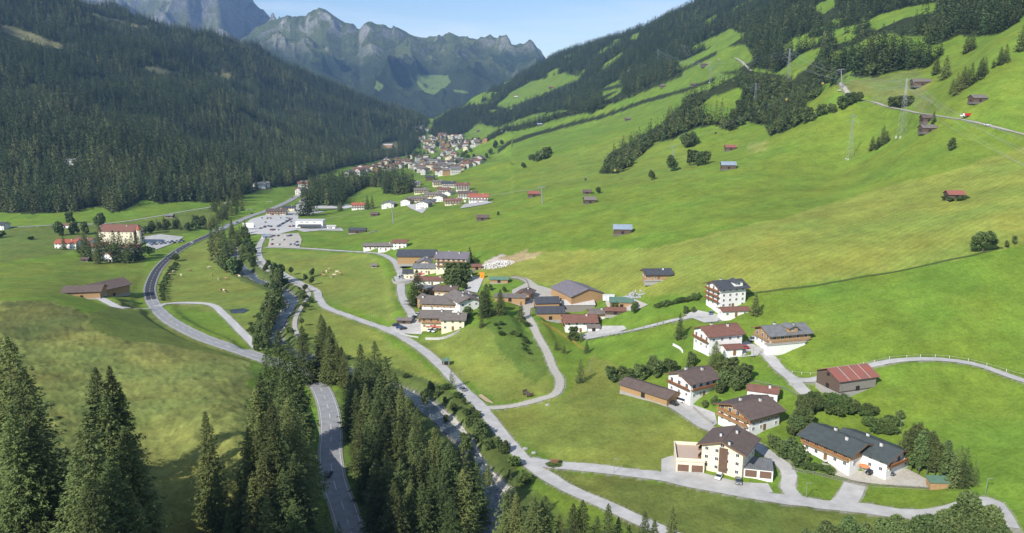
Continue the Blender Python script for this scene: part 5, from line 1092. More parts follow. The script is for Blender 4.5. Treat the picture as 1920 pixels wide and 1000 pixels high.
# ------------------------------------------------------------------ the far village
VR = random.Random(11); FV = []
roofs = [r_brown, r_brown, r_brown, r_gbr, r_redbr, r_gbr, r_grey, r_redbr]
ROOFN = {'brown_tiles': 'brown', 'red_brown_tiles': 'red brown', 'grey_brown_roof': 'grey brown', 'grey_roof': 'grey', 'red_tiles': 'bright red'}
zones = [('cluster left of the copse', [(566,352),(600,345),(612,352),(580,372),(562,366)], 8, 13, 17),
 ('row along the forest foot', [(640,330),(690,312),(740,300),(770,296),(800,303),(810,330),(760,322),(700,325),(650,335)], 50, 9, 16),
 ('middle of the far village', [(770,300),(800,290),(850,285),(870,300),(865,318),(840,325),(800,330),(772,318)], 46, 9, 17),
 ('strip along the meadow edge', [(820,328),(850,318),(885,306),(900,300),(905,305),(880,316),(840,330)], 30, 8, 17),
 ('far end of the village', [(785,262),(815,252),(850,255),(880,262),(915,262),(905,272),(880,280),(855,285),(800,290),(790,275)], 85, 12, 16),
 ('hamlet beyond the village', [(774,244),(796,239),(803,246),(784,251)], 8, 18, 17)]
for zl, poly, n, sp, size in zones:
    xs = [p[0] for p in poly]; ys = [p[1] for p in poly]; tries = 0; k = 0
    while k < n and tries < 4000:
        tries += 1; px = VR.uniform(min(xs), max(xs)); py = VR.uniform(min(ys), max(ys))
        if not in_poly(np.array([px]), np.array([py]), poly)[0]: continue
        g = ground(px, py); 
        if any((g.xy - q.xy).length < sp + 2 for q in FV): continue
        FV.append(g); k += 1; l = VR.uniform(.8, 1.25) * size; w = l * VR.uniform(.65, .9); he = VR.choice([6, 8, 8, 10, 12]); rf = VR.choice(roofs); wl = VR.choice([plaster, plaster, plaster, cream, wood_l]); rot = VR.choice([0, 20, -25, 60, 90, 75]) + VR.uniform(-8, 8)
        root = empty('village_house', g, R(rot)); wl = {'white_plaster': plaster_far, 'cream_plaster': cream}.get(wl.name, wl); wn = {'hazed_plaster': 'white', 'white_plaster': 'white', 'cream_plaster': 'cream', 'larch_wood': 'wooden'}[wl.name]
        tag(root, '%s %s house with %s roof in the %s' % ('tall' if he > 9 else 'low', wn, ROOFN[rf.name], zl), 'house', '%s %s %s houses, %s' % ('tall' if he > 9 else 'low', wn, ROOFN[rf.name], zl))
        b = MB(); b.prism([(-w/2, -4), (w/2, -4), (w/2, he), (0, he + w * .2), (-w/2, he)], -l/2, l/2, 0)
        for fz in range(int(he / 3)):
            for a in np.arange(-l/2 + 1.5, l/2 - 1, 3.2):
                for s in (-1, 1): b.box(a, a + 1.3, min(s * w/2, s * (w/2 + .05)), max(s * w/2, s * (w/2 + .05)), fz * 3 + 1.2, fz * 3 + 2.6, 1)
            for a in np.arange(-w/2 + 1.5, w/2 - 1, 3.2):
                for s in (-1, 1): b.box(min(s * l/2, s * (l/2 + .05)), max(s * l/2, s * (l/2 + .05)), a, a + 1.3, fz * 3 + 1.2, fz * 3 + 2.6, 1)
        b.build('wall', [wl, glass], root); r = MB(); r.prism(chev(w/2 + 1, he - .3, w * .2 + .9, .35), -l/2 - 1.2, l/2 + 1.2); r.build('roof', [rf], root)
for s in [(486,352,16,14,'white house among the trees where the valley road meets the forest'),(496,350,14,12,'second white house beside the forest behind the sports field')]: chalet('forest_edge_house', s[0], s[1], s[2], s[3], 6, 2.8, 40, s[4], r_grey, plaster, chim=0)
shed('quarry_shed', 728, 276, 34, 16, 8, 3, -10, 'ochre building in the clearing of the dark forest above the village', r_white, wood_l, cat='shed')
for i in range(170):
    px = VR.uniform(690, 905); py = VR.uniform(262, 325); g = ground(px, py)
    if in_poly(np.array([px]), np.array([py]), [(690,318),(770,298),(790,262),(905,260),(900,300),(820,332),(740,328)])[0]: T_base(px, py, VR.uniform(6, 10), ('mid_broadleaf', 'mid_spruce')[i % 2], '%s tree between the houses of the far village' % ('leafy', 'spruce')[i % 2], '%s trees in the far village' % ('leafy', 'spruce')[i % 2], 1.2)
print('buildings', NB, len(FV))
# ------------------------------------------------------------------ vehicles
CARM = {n: mat('car_paint_' + n, c, c, 1, .3, spec=.5) for n, c in {'silver': (.42,.44,.46), 'white': (.75,.75,.75), 'black': (.025,.027,.03), 'blue': (.05,.10,.22), 'red': (.45,.04,.03), 'grey': (.16,.17,.18)}.items()}
tyre = mat('tyre', (.02,.02,.02), None, 1, .8); lamp_w = mat('headlight', (.8,.8,.8), None, 1, .2); lamp_r = mat('tail_light', (.4,.02,.02), None, 1, .3)
CARMESH = {}
def car_meshes(kind):
    if kind in CARMESH: return CARMESH[kind]
    col, van = kind; m = CARM[col]; P = {}
    b = MB(); L_, W_ = (4.9, 1.9) if van else (4.35, 1.76); h = L_ / 2
    low = [(-h, .35), (-h + .05, .72), (-h + .95, .86), (h - .55, .92), (h, .78), (h, .35), (h - .25, .28), (-h + .25, .28)]
    b.prism(low, -W_/2, W_/2, 0, 'y')
    top = [(-h + .85, .84), (-h + 1.7, 1.40), (h - 1.0, 1.44), (h - .35, .9)] if not van else [(-h + .55, .84), (-h + 1.25, 1.9), (h - .15, 1.95), (h - .06, .9)]
    roofb = MB()
    V = [(x, y * (1 if z < 1 else .84), z) for y in (-W_/2 + .06, W_/2 - .06) for x, z in top]
    g = MB(); g.add(V, [(0,1,2,3),(7,6,5,4),(0,4,5,1),(1,5,6,2),(2,6,7,3)])
    b.add([(x, y, z) for z in (top[1][1] + .005, top[1][1] + .07) for x, y in ((top[1][0] - .02, -W_*.42), (top[2][0] + .02, -W_*.42), (top[2][0] + .02, W_*.42), (top[1][0] - .02, W_*.42))], [(0,3,2,1),(4,5,6,7),(0,1,5,4),(1,2,6,5),(2,3,7,6),(3,0,4,7)])
    P['body'] = (b, [m]); P['windows'] = (g, [m if van and False else glass])
    wm = []
    for x in (-h + .85, h - .85):
        for s in (-1, 1):
            w_ = MB(); n = 10; V = [(x + math.cos(6.283*k/n) * .33, s * (W_/2 + o_), .33 + math.sin(6.283*k/n) * .33) for o_ in (-.18, .02) for k in range(n)]
            w_.add(V, [tuple(range(n)), tuple(range(n, 2*n))[::-1]] + [(k, n + k, n + (k+1) % n, (k+1) % n) for k in range(n)]); wm.append(w_)
    hl = []
    for s in (-1, 1): q = MB(); q.box(-h - .03, -h + .08, s * .62 - .17, s * .62 + .17, .6, .74); hl.append(q)
    tl = []
    for s in (-1, 1): q = MB(); q.box(h - .06, h + .03, s * .66 - .14, s * .66 + .14, .62, .76); tl.append(q)
    def me(nm, b_, ms):
        e = bpy.data.meshes.new(nm); e.from_pydata(b_.V, [], b_.F); [e.materials.append(x) for x in ms]; e.update(); return (nm, e)
    out_ = [me('body', *P['body']), me('windows', *P['windows'])] + [me('wheel', w_, [tyre]) for w_ in wm] + [me('headlight', q, [lamp_w]) for q in hl] + [me('tail_light', q, [lamp_r]) for q in tl]
    CARMESH[kind] = out_; return out_
def car(px, py, rot, col, label, van=False, group=None, up=.0):
    g = ground(px, py); g.z += offs(g.y) + .06 + up
    e = .8; n = Vector((-(float(Zat(g.x + e, g.y)) - float(Zat(g.x - e, g.y))) / (2 * e), -(float(Zat(g.x, g.y + e)) - float(Zat(g.x, g.y - e))) / (2 * e), 1)).normalized()
    root = empty('parked_car' if 'park' in label or group else 'car', g); root.rotation_euler = (n.to_track_quat('Z', 'Y') @ Matrix.Rotation(R(rot), 3, 'Z').to_quaternion()).to_euler() if False else (0, 0, R(rot))
    tag(root, label, 'van' if van else 'car', group)
    for nm, me in car_meshes((col, van)): o = add_obj(nm, me); o.parent = root
    return root
car(616, 893, -95, 'black', 'black car driving on the main road past the front spruces')
car(868, 733, 122, 'grey', 'grey pickup driving down the pale lane near the gravel loop')
car(1348, 897, 62, 'white', 'white car parked in front of the tall cream house')
car(1384, 906, 80, 'grey', 'dark grey car parked at the right corner of the tall cream house')
car(1262, 760, -40, 'black', 'black car parked beside the long brown carport')
car(1275, 754, -45, 'white', 'white van parked beside the long brown carport', True)
car(1634, 889, 20, 'black', 'black car parked on the gravel before the double chalet')
car(1665, 893, 10, 'grey', 'grey car parked at the right end of the double chalet')
car(1333, 590, 70, 'blue', 'blue car parked beside the tall black roofed house')
car(1395, 655, 10, 'red', 'dark red car parked beside the red roofed annex')
car(1414, 640, 5, 'silver', 'silver van parked left of the grey roofed chalet', True)
car(1475, 658, 5, 'black', 'black car parked under the terrace of the grey roofed chalet')
car(330, 475, -60, 'silver', 'silver car driving on the dark new asphalt bend')
car(360, 457, -55, 'white', 'white car driving on the dark new asphalt near the bridge')
car(1574, 172, -20, 'white', 'white car parked beside the cable mast on the hillside road', up=.3)
car(1851, 237, 170, 'white', 'white car driving on the hillside road')
for i, (x, y, c) in enumerate([(742,612,'black'),(749,616,'blue'),(756,619,'black'),(768,602,'grey'),(776,598,'black'),(783,592,'silver'),(757,606,'silver'),(806,622,'white'),(815,623,'white')]): car(x, y, 8 if x < 760 else 70, c, '%s car in the car park of the front hotel, %s' % (c, ['leftmost of the front row','second of the front row','third of the front row','first beside the carport','second beside the carport','topmost beside the carport','behind the front row','left one on the lower terrace','right one on the lower terrace'][i]), group='cars in the front hotel car park')
for i, (x, y, c) in enumerate([(752,518,'white'),(753,521,'black'),(752,524,'silver'),(757,515,'grey')]): car(x, y, 5, c, '%s car parked on the small terrace beside the settlement lane' % c, group='cars on the small lane terrace')
for i in range(12):
    t = i / 11; c = ['silver','blue','white','grey','black','silver','white','grey','blue','silver','black','white'][i]; car(521 + 24 * t, 426 - 13 * t, 60, c, '%s car in the diagonal row before the long white building' % c, group='%s cars in the diagonal row' % c)
for i, (x, y, c) in enumerate([(489,430,'black'),(496,428,'grey'),(512,433,'black'),(556,459,'white'),(558,462,'grey'),(557,456,'black'),(537,416,'silver'),(560,421,'grey'),(445,419,'black'),(422,432,'grey'),(472,402,'black'),(548,372,'grey')]): car(x, y, 20 + 30 * (i % 3), c, '%s car %s' % (c, ['at the left of the big car park','second at the left of the big car park','beside the blue roofed hut','at the corner of the gravel car park','lowest at the corner of the gravel car park','topmost at the corner of the gravel car park','at the top of the big car park','below the long white building','driving beside the big car park','driving off the white bridge','driving past the yellow restaurant','driving beyond the yellow restaurant'][i]))
for i in range(16):
    x = 280 + 4.2 * i; car(x, 459 - .45 * i + (i % 2) * 2.2, 80, ['white','silver','blue','grey'][i % 4], '%s car in the car park of the large cream hotel' % ['white','silver','blue','grey'][i % 4], group='%s cars in the large hotel car park' % ['white','silver','blue','grey'][i % 4])
CX = random.Random(21)
for poly, n, w_ in (([(470,412),(505,404),(545,400),(555,408),(550,428),(520,436),(475,436)], 26, 'big car park'), ([(510,443),(558,441),(563,452),(559,464),(506,462)], 12, 'gravel car park')):
    k = 0
    while k < n:
        x = CX.uniform(455, 566); y = CX.choice([404,411,418,426,433,444,452,460]) + CX.uniform(-.6, .6)
        if in_poly(np.array([x]), np.array([y]), poly)[0]: c = CX.choice(['silver','white','grey','black','blue','red']); k += 1; car(x, y, CX.choice([78,82,75]), c, '%s car parked on the %s' % (c, w_), group='%s cars on the %s' % (c, w_))
def truck(px, py):
    g = ground(px, py); g.z += .9; root = empty('truck', g, R(12)); tag(root, 'red and white truck parked on the hillside road by the dark huts', 'truck'); b = MB(); b.box(-2.6, 4, -1.2, 1.2, .9, 2.9); b.build('box', [CARM['red']], root); c = MB(); c.prism([(-4.6, .6), (-4.6, 1.7), (-4.1, 2.7), (-2.75, 2.7), (-2.75, .6)], -1.15, 1.15, 0, 'y'); cc = c.build('cab', [CARM['white']], root); w_ = MB(); w_.add([(-4.62,-1,1.75),(-4.62,1,1.75),(-4.15,1,2.6),(-4.15,-1,2.6)], [(0,1,2,3)]); w_.build('windscreen', [glass], cc)
    for x in (-3.7, 1.5, 2.9):
        for s in (-1, 1): q = MB(); n = 10; V = [(x + math.cos(6.283*k/n) * .5, s * (1.2 + o_), .5 + math.sin(6.283*k/n) * .5) for o_ in (-.3, .03) for k in range(n)]; q.add(V, [tuple(range(n)), tuple(range(n, 2*n))[::-1]] + [(k, n + k, n + (k+1) % n, (k+1) % n) for k in range(n)]); q.build('wheel', [tyre], root)
truck(1812, 222)
def wagon(px, py, rot, label):
    g = ground(px, py); root = empty('farm_trailer', g, R(rot)); tag(root, label, 'trailer'); b = MB(); b.box(-2.6, 2.6, -1.1, 1.1, .8, 1.0); b.box(-2.6, -2.5, -1.1, 1.1, 1.003, 1.9); b.box(2.5, 2.6, -1.1, 1.1, 1.003, 1.9); b.bar((-2.6, 0, .8), (-4, 0, .6), .14); b.build('bed', [wood_d], root); l_ = MB()
    for i in range(5): l_.cyl(0, -.8 + .4 * i, 0, 0, .01)
    for x in (-1.6, 1.6):
        for s in (-1, 1): q = MB(); n = 10; V = [(x + math.cos(6.283*k/n) * .42, s * (1.15 + o_), .42 + math.sin(6.283*k/n) * .42) for o_ in (-.1, .1) for k in range(n)]; q.add(V, [tuple(range(n)), tuple(range(n, 2*n))[::-1]] + [(k, n + k, n + (k+1) % n, (k+1) % n) for k in range(n)]); q.build('wheel', [tyre], root)
wagon(990, 742, -60, 'old wooden farm trailer on the grass inside the gravel loop')
def logs(px, py):
    g = ground(px, py); root = empty('log_stack', g, R(118)); tag(root, 'stack of long peeled logs beside the pale lane', 'logs')
    for i, (a, z) in enumerate([(-.6,.25),(0,.25),(.6,.25),(-.3,.7),(.3,.7)]): q = MB(); n = 8; V = [(x, a + math.cos(6.283*k/n) * .24, z + math.sin(6.283*k/n) * .24) for x in (-7 + i * .4, 6.5 - i * .3) for k in range(n)]; q.add(V, [tuple(range(n))[::-1], tuple(range(n, 2*n))] + [(k, (k+1) % n, n + (k+1) % n, n + k) for k in range(n)]); q.build('log', [mat('peeled_log', (.42,.33,.23), (.3,.22,.15), 2)], root)
logs(912, 751)
shed('wooden_booth', 836, 684, 3.2, 2.4, 2.2, .5, 10, 'small grey green booth on the grass beside the pale lane', r_gshed, wood_g, cat='booth', mono=True, ov=.2)
def orange_box():
    g = ground(904, 522); root = empty('orange_container', g); tag(root, 'upright orange cabin beside the concrete yard', 'cabin'); b = MB(); b.box(-1.4, 1.4, -1.2, 1.2, 0, 3.6); b.build('body', [mat('orange_paint', (.85,.32,.02), (.8,.28,.02), 1, .5)], root); d = MB(); d.box(-.5, .5, -1.25, -1.19, .2, 2.3); d.build('door', [mat('orange_door', (.6,.24,.02), None, 1, .5)], root); r = MB(); r.box(-1.5, 1.5, -1.3, 1.3, 3.603, 3.7); r.build('roof', [mat('orange_paint', (0,0,0))], root)
orange_box()
# ------------------------------------------------------------------ masts and cables
def pylon(px, py, hpx, label, rot=0, arms=3, aw=5.0):
    g = ground(px, py); h = hpx * depth(*g) / F * 1.02; root = empty('lattice_pylon', g, R(rot)); tag(root, label, 'pylon'); b = MB(); n = max(6, int(h / 3.5)); wb, wt = h * .06, .45; th = .05 + g.y * .00005
    def lv(t): w_ = wb + (wt - wb) * min(1, t * 1.15); return [(w_ * sx, w_ * sy, h * t) for sx, sy in ((-1,-1),(1,-1),(1,1),(-1,1))]
    for i in range(n):
        A, B = lv((i / n) ** .85), lv(((i + 1) / n) ** .85)
        for k in range(4): b.bar(A[k], B[k], th); b.bar(A[k], B[(k+1) % 4], th * .6); b.bar(A[(k+1) % 4], B[k], th * .6); b.bar(B[k], B[(k+1) % 4], th * .6)
    b.build('mast', [metal_m], root); tips = []
    for i in range(arms):
        z = h * (.97 - .13 * i) if arms > 1 else h * .9; q = MB(); w_ = aw * (1 if i != arms - 1 else 1.25) * (.7 if i == 0 else 1)
        for s in (-1, 1): q.bar((0, .4, z), (s * w_, 0, z), th * .8); q.bar((0, -.4, z), (s * w_, 0, z), th * .8); q.bar((0, 0, z + h * .03), (s * w_, 0, z), th * .8); q.bar((s * w_, 0, z), (s * w_, 0, z - 1.6), .2); tips.append((s * w_, 0, z - 1.6))
        q.build('crossarm', [metal_m], root)
    bs = MB()
    for sx, sy in ((-1,-1),(1,-1),(1,1),(-1,1)): bs.box(sx * wb - .5, sx * wb + .5, sy * wb - .5, sy * wb + .5, -2, .35)
    bs.build('footing', [concrete], root)
    M_ = Matrix.Translation(g) @ Matrix.Rotation(R(rot), 4, 'Z'); return [M_ @ Vector(t) for t in tips]
def far_pt(px, py, y): u, q = uq(px, py); return Vector((u * y, y, CAMZ + q * y))
cable_m = mat('cable', (.33,.34,.35), None, 1, .5, metal=.4)
def cable(name, pts, label, sag=.03, r=.035, group=None):
    b = MB(); V = []; Fc = []
    for a, c in zip(pts[:-1], pts[1:]):
        a = Vector(a); c = Vector(c); n = 14; L_ = (c - a).length; prev = None
        for i in range(n + 1):
            t = i / n; p = a.lerp(c, t); p.z -= 4 * sag * L_ * t * (1 - t); rr = r + depth(*p) * .00003
            k = len(V); V += [(p.x, p.y + rr, p.z), (p.x - rr, p.y, p.z - rr), (p.x + rr, p.y, p.z + rr * .6)]
            if prev is not None: Fc += [(prev, prev + 1, k + 1, k), (prev + 1, prev + 2, k + 2, k + 1), (prev + 2, prev, k, k + 2)]
            prev = k
    o = mesh_obj(name, V, Fc, cable_m); tag(o, label, 'cable', group); return o
p1 = pylon(1593, 298, 80, 'tall pale lattice pylon standing alone on the open right meadow', 0, 2, 4)
p2 = pylon(1690, 256, 104, 'wide tall lattice pylon beside the two dark huts', 10, 2, 8.5)
p3 = pylon(1415, 200, 42, 'lattice pylon rising out of the leafy hillside wood', 0, 3, 5)
p4 = pylon(1332, 154, 32, 'lattice pylon on the high meadow left of the hillside wood', 0, 3, 5)
p5 = pylon(1477, 152, 58, 'lattice pylon at the edge of the upper spruce forest', 10, 3, 8)
p6 = pylon(1233, 120, 26, 'small distant lattice pylon on the forested slope', 0, 2, 6)
p7 = pylon(1283, 110, 24, 'distant lattice pylon beside the far high barn', 0, 2, 6)
for i in range(4):
    right = far_pt(2050, 330 + i * 16, 420 - 10 * i); cable('power_line', [p6[i % 4], p5[i], p2[i], right], ['uppermost power line crossing the right hillside','second power line crossing the right hillside','third power line crossing the right hillside','lowest power line crossing the right hillside'][i], .02)
for i in range(3): cable('power_line', [p7[i], p4[i], p3[i + 1]], 'thin power line between the distant pylons over the hillside wood, %s wire' % ['top','middle','bottom'][i], .02)
cable('power_line', [p5[4], p2[2] + Vector((0,0,6)), far_pt(2040, 300, 470)], 'earth wire strung above the wide tall pylon', .02)
def lift_mast(px, py, hpx, label, lean=0.):
    g = ground(px, py); h = hpx * depth(*g) / F * 1.02; root = empty('cable_car_mast', g, R(20)); tag(root, label, 'cable mast'); b = MB(); b.cyl(0, 0, -1, h, .55 + h * .01, .35, 10); m_ = b.build('mast', [metal_m], root); root.rotation_euler = (0, R(lean), R(0))
    q = MB(); q.box(-3, 3, -.3, .3, h + .003, h + .5); 
    for s in (-1, 1): q.box(s * 2.7 - .25, s * 2.7 + .25, -2.0, 2.0, h - .5, h - .02)
    q.build('crosshead', [metal_m], root); 
    return [root.matrix_basis @ Vector((s * 2.7, 0, h - .3)) for s in (-1, 1)]
m0 = lift_mast(738, 420, 40, 'cable car mast on the flat meadow right of the dark hay barn', -4)
m1 = lift_mast(1017, 382, 30, 'cable car mast in front of the long red roofed hay barn', -4)
m2 = lift_mast(1264, 302, 26, 'cable car mast beside the dark leafy tree on the meadow', -10)
m3 = lift_mast(1579, 166, 34, 'cable car mast at the forest edge above the hillside road', -8)
m4 = lift_mast(1008, 232, 16, 'distant cable mast beside the blue roofed barn', -6)
m5 = lift_mast(1177, 152, 18, 'distant cable mast above the far high meadow', 0)
m6 = lift_mast(1273, 112, 16, 'distant cable mast near the far high barn', 0)
for i in (0, 1): 
    s0 = Vector(ground(600, 424)) + Vector((i * 5, 0, 8)); cable('ropeway', [s0, m0[i], m1[i], m2[i], m3[i]], '%s rope of the cable car climbing the right meadows' % ('left', 'right')[i], .015)
    cable('ropeway', [m4[i], m5[i], m6[i]], '%s rope of the distant cable car' % ('left', 'right')[i], .015)
def gondola(a, b, t, col, label):
    p = Vector(a).lerp(Vector(b), t); p.z -= .06 * (Vector(b) - Vector(a)).length * t * (1 - t) + .1; root = empty('gondola_cabin', p); tag(root, label, 'gondola'); c = MB(); c.prism([(-.8, -4.2), (-1.0, -3.2), (-.8, -2.1), (.8, -2.1), (1.0, -3.2), (.8, -4.2)], -.9, .9); c.build('cabin', [mat('gondola_' + col, {'yellow': (.42,.33,.07), 'dark': (.05,.05,.06), 'white': (.7,.7,.7)}[col], None, 1, .4)], root); h = MB(); h.bar((0, 0, -2.1), (0, 0, 0), .1); h.build('hanger', [metal_m], root); w_ = MB(); w_.box(-.91, .91, -.7, .7, -3.3, -2.5); w_.build('window', [glass], root)
for a, b, t, c, l_ in [(m1[0], m2[0], .33, 'dark', 'dark gondola just above the small dark hay barn'),(m1[0], m2[0], .55, 'yellow', 'yellow gondola hanging over the meadow bushes'),(m2[1], m3[1], .25, 'dark', 'dark gondola above the red roofed hay barn'),(m2[0], m3[0], .7, 'yellow', 'yellow gondola in front of the leafy hillside wood'),(m2[1], m3[1], .88, 'yellow', 'yellow gondola just below the forest edge mast'),(m0[1], m1[1], .5, 'white', 'white gondola over the upper settlement')]: gondola(a, b, t, c, l_)
# ------------------------------------------------------------------ cows
cow_b = mat('cow_hide', (.42,.28,.15), (.30,.18,.09), 1, .8); cow_w = mat('pale_cow_hide', (.66,.56,.40), (.55,.45,.3), 1, .8)
def cow_mesh(grazing):
    b = MB()
    def loft(rings, n=8):
        s0 = len(b.V); V = []; Fc = []
        for (x, y, z, ry, rz) in rings: V += [(x, y + ry * math.cos(6.283*k/n), z + rz * math.sin(6.283*k/n)) for k in range(n)]
        for i in range(len(rings) - 1): Fc += [(i*n+k, i*n+(k+1) % n, (i+1)*n+(k+1) % n, (i+1)*n+k) for k in range(n)]
        Fc += [tuple(range(n))[::-1], tuple(range((len(rings)-1)*n, len(rings)*n))]; b.add(V, Fc)
    loft([(-.95,0,1.12,.12,.14),(-.85,0,1.08,.26,.30),(-.4,0,1.02,.33,.36),(.1,0,.98,.36,.40),(.55,0,1.02,.30,.38),(.8,0,1.1,.2,.28),(1.0,0,1.2 if not grazing else .95,.13,.18),(1.2,0,1.32 if not grazing else .62,.10,.13)])
    hz = 1.38 if not grazing else .42; loft([(1.12,0,hz,.10,.12),(1.3,0,hz + .02,.12,.13),(1.5,0,hz - .08,.08,.09),(1.62,0,hz - .12,.07,.07)])
    for s in (-1, 1): b.box(1.12, 1.2, s * .12 if s > 0 else s * .28, s * .28 if s > 0 else s * .12, hz + .03, hz + .12)
    for x, y in ((.62, .18), (.62, -.18), (-.75, .2), (-.75, -.2)):
        n = 6; V = []; Fc = []
        for z, r_, dx in ((.85, .13, 0), (.45, .075, .03 if x < 0 else -.01), (.1, .05, 0), (0, .06, .02)): V += [(x + dx + r_ * math.cos(6.283*k/n), y + r_ * math.sin(6.283*k/n), z) for k in range(n)]
        for i in range(3): Fc += [(i*n+k, i*n+(k+1) % n, (i+1)*n+(k+1) % n, (i+1)*n+k) for k in range(n)][::-1]
        b.add(V, Fc)
    b.bar((-.97, 0, 1.15), (-1.05, 0, .45), .05); me = bpy.data.meshes.new('cow'); me.from_pydata(b.V, [], b.F); me.update(); return me
cmesh = []
for mt_ in (cow_b, cow_w):
    for gz in (True, False): m_ = cow_mesh(gz); m_.materials.append(mt_); cmesh.append(m_)
CR = random.Random(3)
for i, (x, y) in enumerate([(320,517),(340,519),(357,510),(393,504),(398,519),(411,526),(425,525),(449,521),(414,547),(420,548),(423,549),(326,512), (604,513),(612,512),(607,519),(622,521),(638,516),(632,513),(617,508),(627,519)]):
    g = ground(x, y); pale = i % 2; o = add_obj('cow', cmesh[pale * 2 + CR.randrange(2)]); o.location = g; o.location.z += .12; o.rotation_euler = (0, 0, CR.uniform(0, 6.28)); o.scale = (1.5,) * 3
    w_ = 'left pasture beside the main road' if i < 12 else 'pasture right of the pale lane'; tag(o, '%s cow grazing on the %s' % ('pale' if pale else 'brown', w_), 'cow', '%s cows on the %s' % ('pale' if pale else 'brown', w_))
# ------------------------------------------------------------------ fences, lamps, walls, rocks
def fence(pts, label, h=1.0, sp=3., m=wood_g, rails=2, name='wooden_fence', cat='fence', solid=False):
    path = smooth_path([ground(*p) for p in pts], lambda y: sp); b = MB(); c = MB(); prev = None
    for x, y in path:
        z = float(Zat(x, y)); b.box(x - .07, x + .07, y - .07, y + .07, z - .4, z + h)
        if prev:
            for r_ in range(rails): zz = h * (.85 - .42 * r_); c.bar((prev[0], prev[1], prev[2] + zz), (x, y, z + zz), .09 if m is not frame_w else .03)
        prev = (x, y, z)
    root = empty(name, (0, 0, 0)); tag(root, label, cat)
    if len(path) > 14: b.build('posts', [m], root)
    else:
        for x, y in path: z = float(Zat(x, y)); q = MB(); q.box(x - .07, x + .07, y - .07, y + .07, z - .4, z + h); q.build('post', [m], root)
    if rails: c.build('rails', [m], root)
fence([(1485,882),(1510,888),(1560,898),(1610,908),(1660,914),(1740,918)], 'weathered board fence in front of the double chalet', 1.1, 2.2, wood_g, 3)
fence([(1452,850),(1475,862),(1490,880)], 'low board fence along the curved side street', 1.0, 2.2, wood_g, 3)
fence([(1560,699),(1600,690),(1640,680),(1700,671),(1780,672),(1850,686),(1925,708)], 'line of pale fence posts above the hill lane', 1.1, 5., frame_w, 1, cat='fence')
fence([(1485,700),(1520,703),(1545,704)], 'short post fence at the lane fork beside the red barn', 1.0, 4, frame_w, 1)
fence([(1015,605),(1045,622),(1075,642),(1095,656)], 'orange wooden fence below the farmhouse', 1.2, 2.5, mat('orange_boards', (.50,.26,.08), (.38,.2,.06), 2), 3)
fence([(1405,716),(1435,722),(1470,730),(1500,748)], 'dark board fence on the slope behind the flower chalet', 1.1, 2.5, wood_g, 2)
fence([(960,520),(985,527),(990,545),(975,556),(940,560)], 'dark curved fence around the hamlet garden', 1.8, 2.5, wood_d, 3)
verge_m = mat('long_grass', (.075,.105,.024), (.05,.075,.018), .8, .95)
for pp, w_ in [([(1350,549),(1430,548),(1600,523),(1700,506),(1790,486),(1830,478),(1880,465)], 1.5)]:
    strip('grass_verge', smooth_path([ground(*q) for q in pp], STEP), -w_ / 2, w_ / 2, verge_m, lift=-.01, ncs=3)
def stone_wall(pts, label, h=1.0, m=None, name='stone_wall'):
    path = smooth_path([ground(*p) for p in pts], lambda y: 2.0); b = MB()
    for a, c in zip(path[:-1], path[1:]):
        za, zc = float(Zat(*a)), float(Zat(*c)); d = (c - a) / np.linalg.norm(c - a); n = np.array([-d[1], d[0]]) * .2
        b.add([(*(a - n), za - 1), (*(a + n), za - 1), (*(c + n), zc - 1), (*(c - n), zc - 1), (*(a - n), za + h), (*(a + n), za + h), (*(c + n), zc + h), (*(c - n), zc + h)], [(4,5,6,7),(0,1,5,4),(1,2,6,5),(2,3,7,6),(3,0,4,7)])
    o = b.build(name, [m or stone_m]); tag(o, label, 'wall')
stone_wall([(1300,768),(1318,785),(1335,797)], 'grey stone wall beside the side street below the white chalet', 1.3)
stone_wall([(798,637),(825,637),(848,630),(862,623)], 'curved pale retaining wall below the front hotel terrace', 1.2, concrete)
stone_wall([(746,616),(743,620),(756,628),(785,634)], 'low pale kerb wall around the front hotel car park', .7, concrete)
stone_wall([(1262,648),(1275,655),(1280,662)], 'short white garden wall left of the red brown roofed white house', 1.0, plaster)
stone_wall([(735,527),(742,533),(775,530)], 'grey retaining wall of the small lane terrace', 2.0)
for s in [(1511,935,26,'left of the driveway'),(1151,888,20,'halfway along the village street'),(866,716,16,'beside the pickup on the lane'),(1848,927,22,'at the far right end of the village street'),(1687,815,16,'beside the bushes on the bank'),(1412,672,14,'near the red roofed annex'),(1105,700,14,'on the field edge above the gravel loop'),(697,608,16,'at the settlement lane entrance'),(433,655,16,'beside the main road before the side lane')]:
    g = ground(s[0], s[1]); h = 5.2; root = empty('street_lamp', g); tag(root, 'thin grey street lamp %s' % s[3], 'street lamp'); b = MB(); b.cyl(0, 0, -.5, h, .09, .06, 8); b.build('pole', [metal_m], root); q = MB(); q.bar((0, 0, h), (.9, -.3, h + .15), .07); q.box(.7, 1.3, -.45, -.2, h + .07, h + .2); q.build('lamp_head', [metal_m], root)
def bridge():
    a = ground(398, 437); c = ground(440, 419); d = (c - a).normalized(); n = Vector((-d.y, d.x, 0)); root = empty('road_bridge', (a + c) / 2, math.atan2(d.y, d.x)); tag(root, 'road bridge with blue green railings beside the big car park', 'bridge'); L_ = (c - a).length / 2; r_ = MB()
    for s in (-1, 1):
        r_.box(-L_, L_, s * 5.0 - .12, s * 5.0 + .12, 1.0, 1.2)
        for i in range(int(L_)): x = -L_ + 2 * i + 1; r_.box(x - .08, x + .08, s * 5 - .06, s * 5 + .06, -.5, 1.0)
    r_.build('railing', [mat('blue_green_rail', (.18,.34,.38), None, 1, .5)], root); k = MB(); 
    for s in (-1, 1): k.box(-L_ * 1.02, L_ * 1.02, s * 4.9 - .3, s * 4.9 + .3, -.8, .28)
    k.build('kerb', [concrete], root)
bridge()
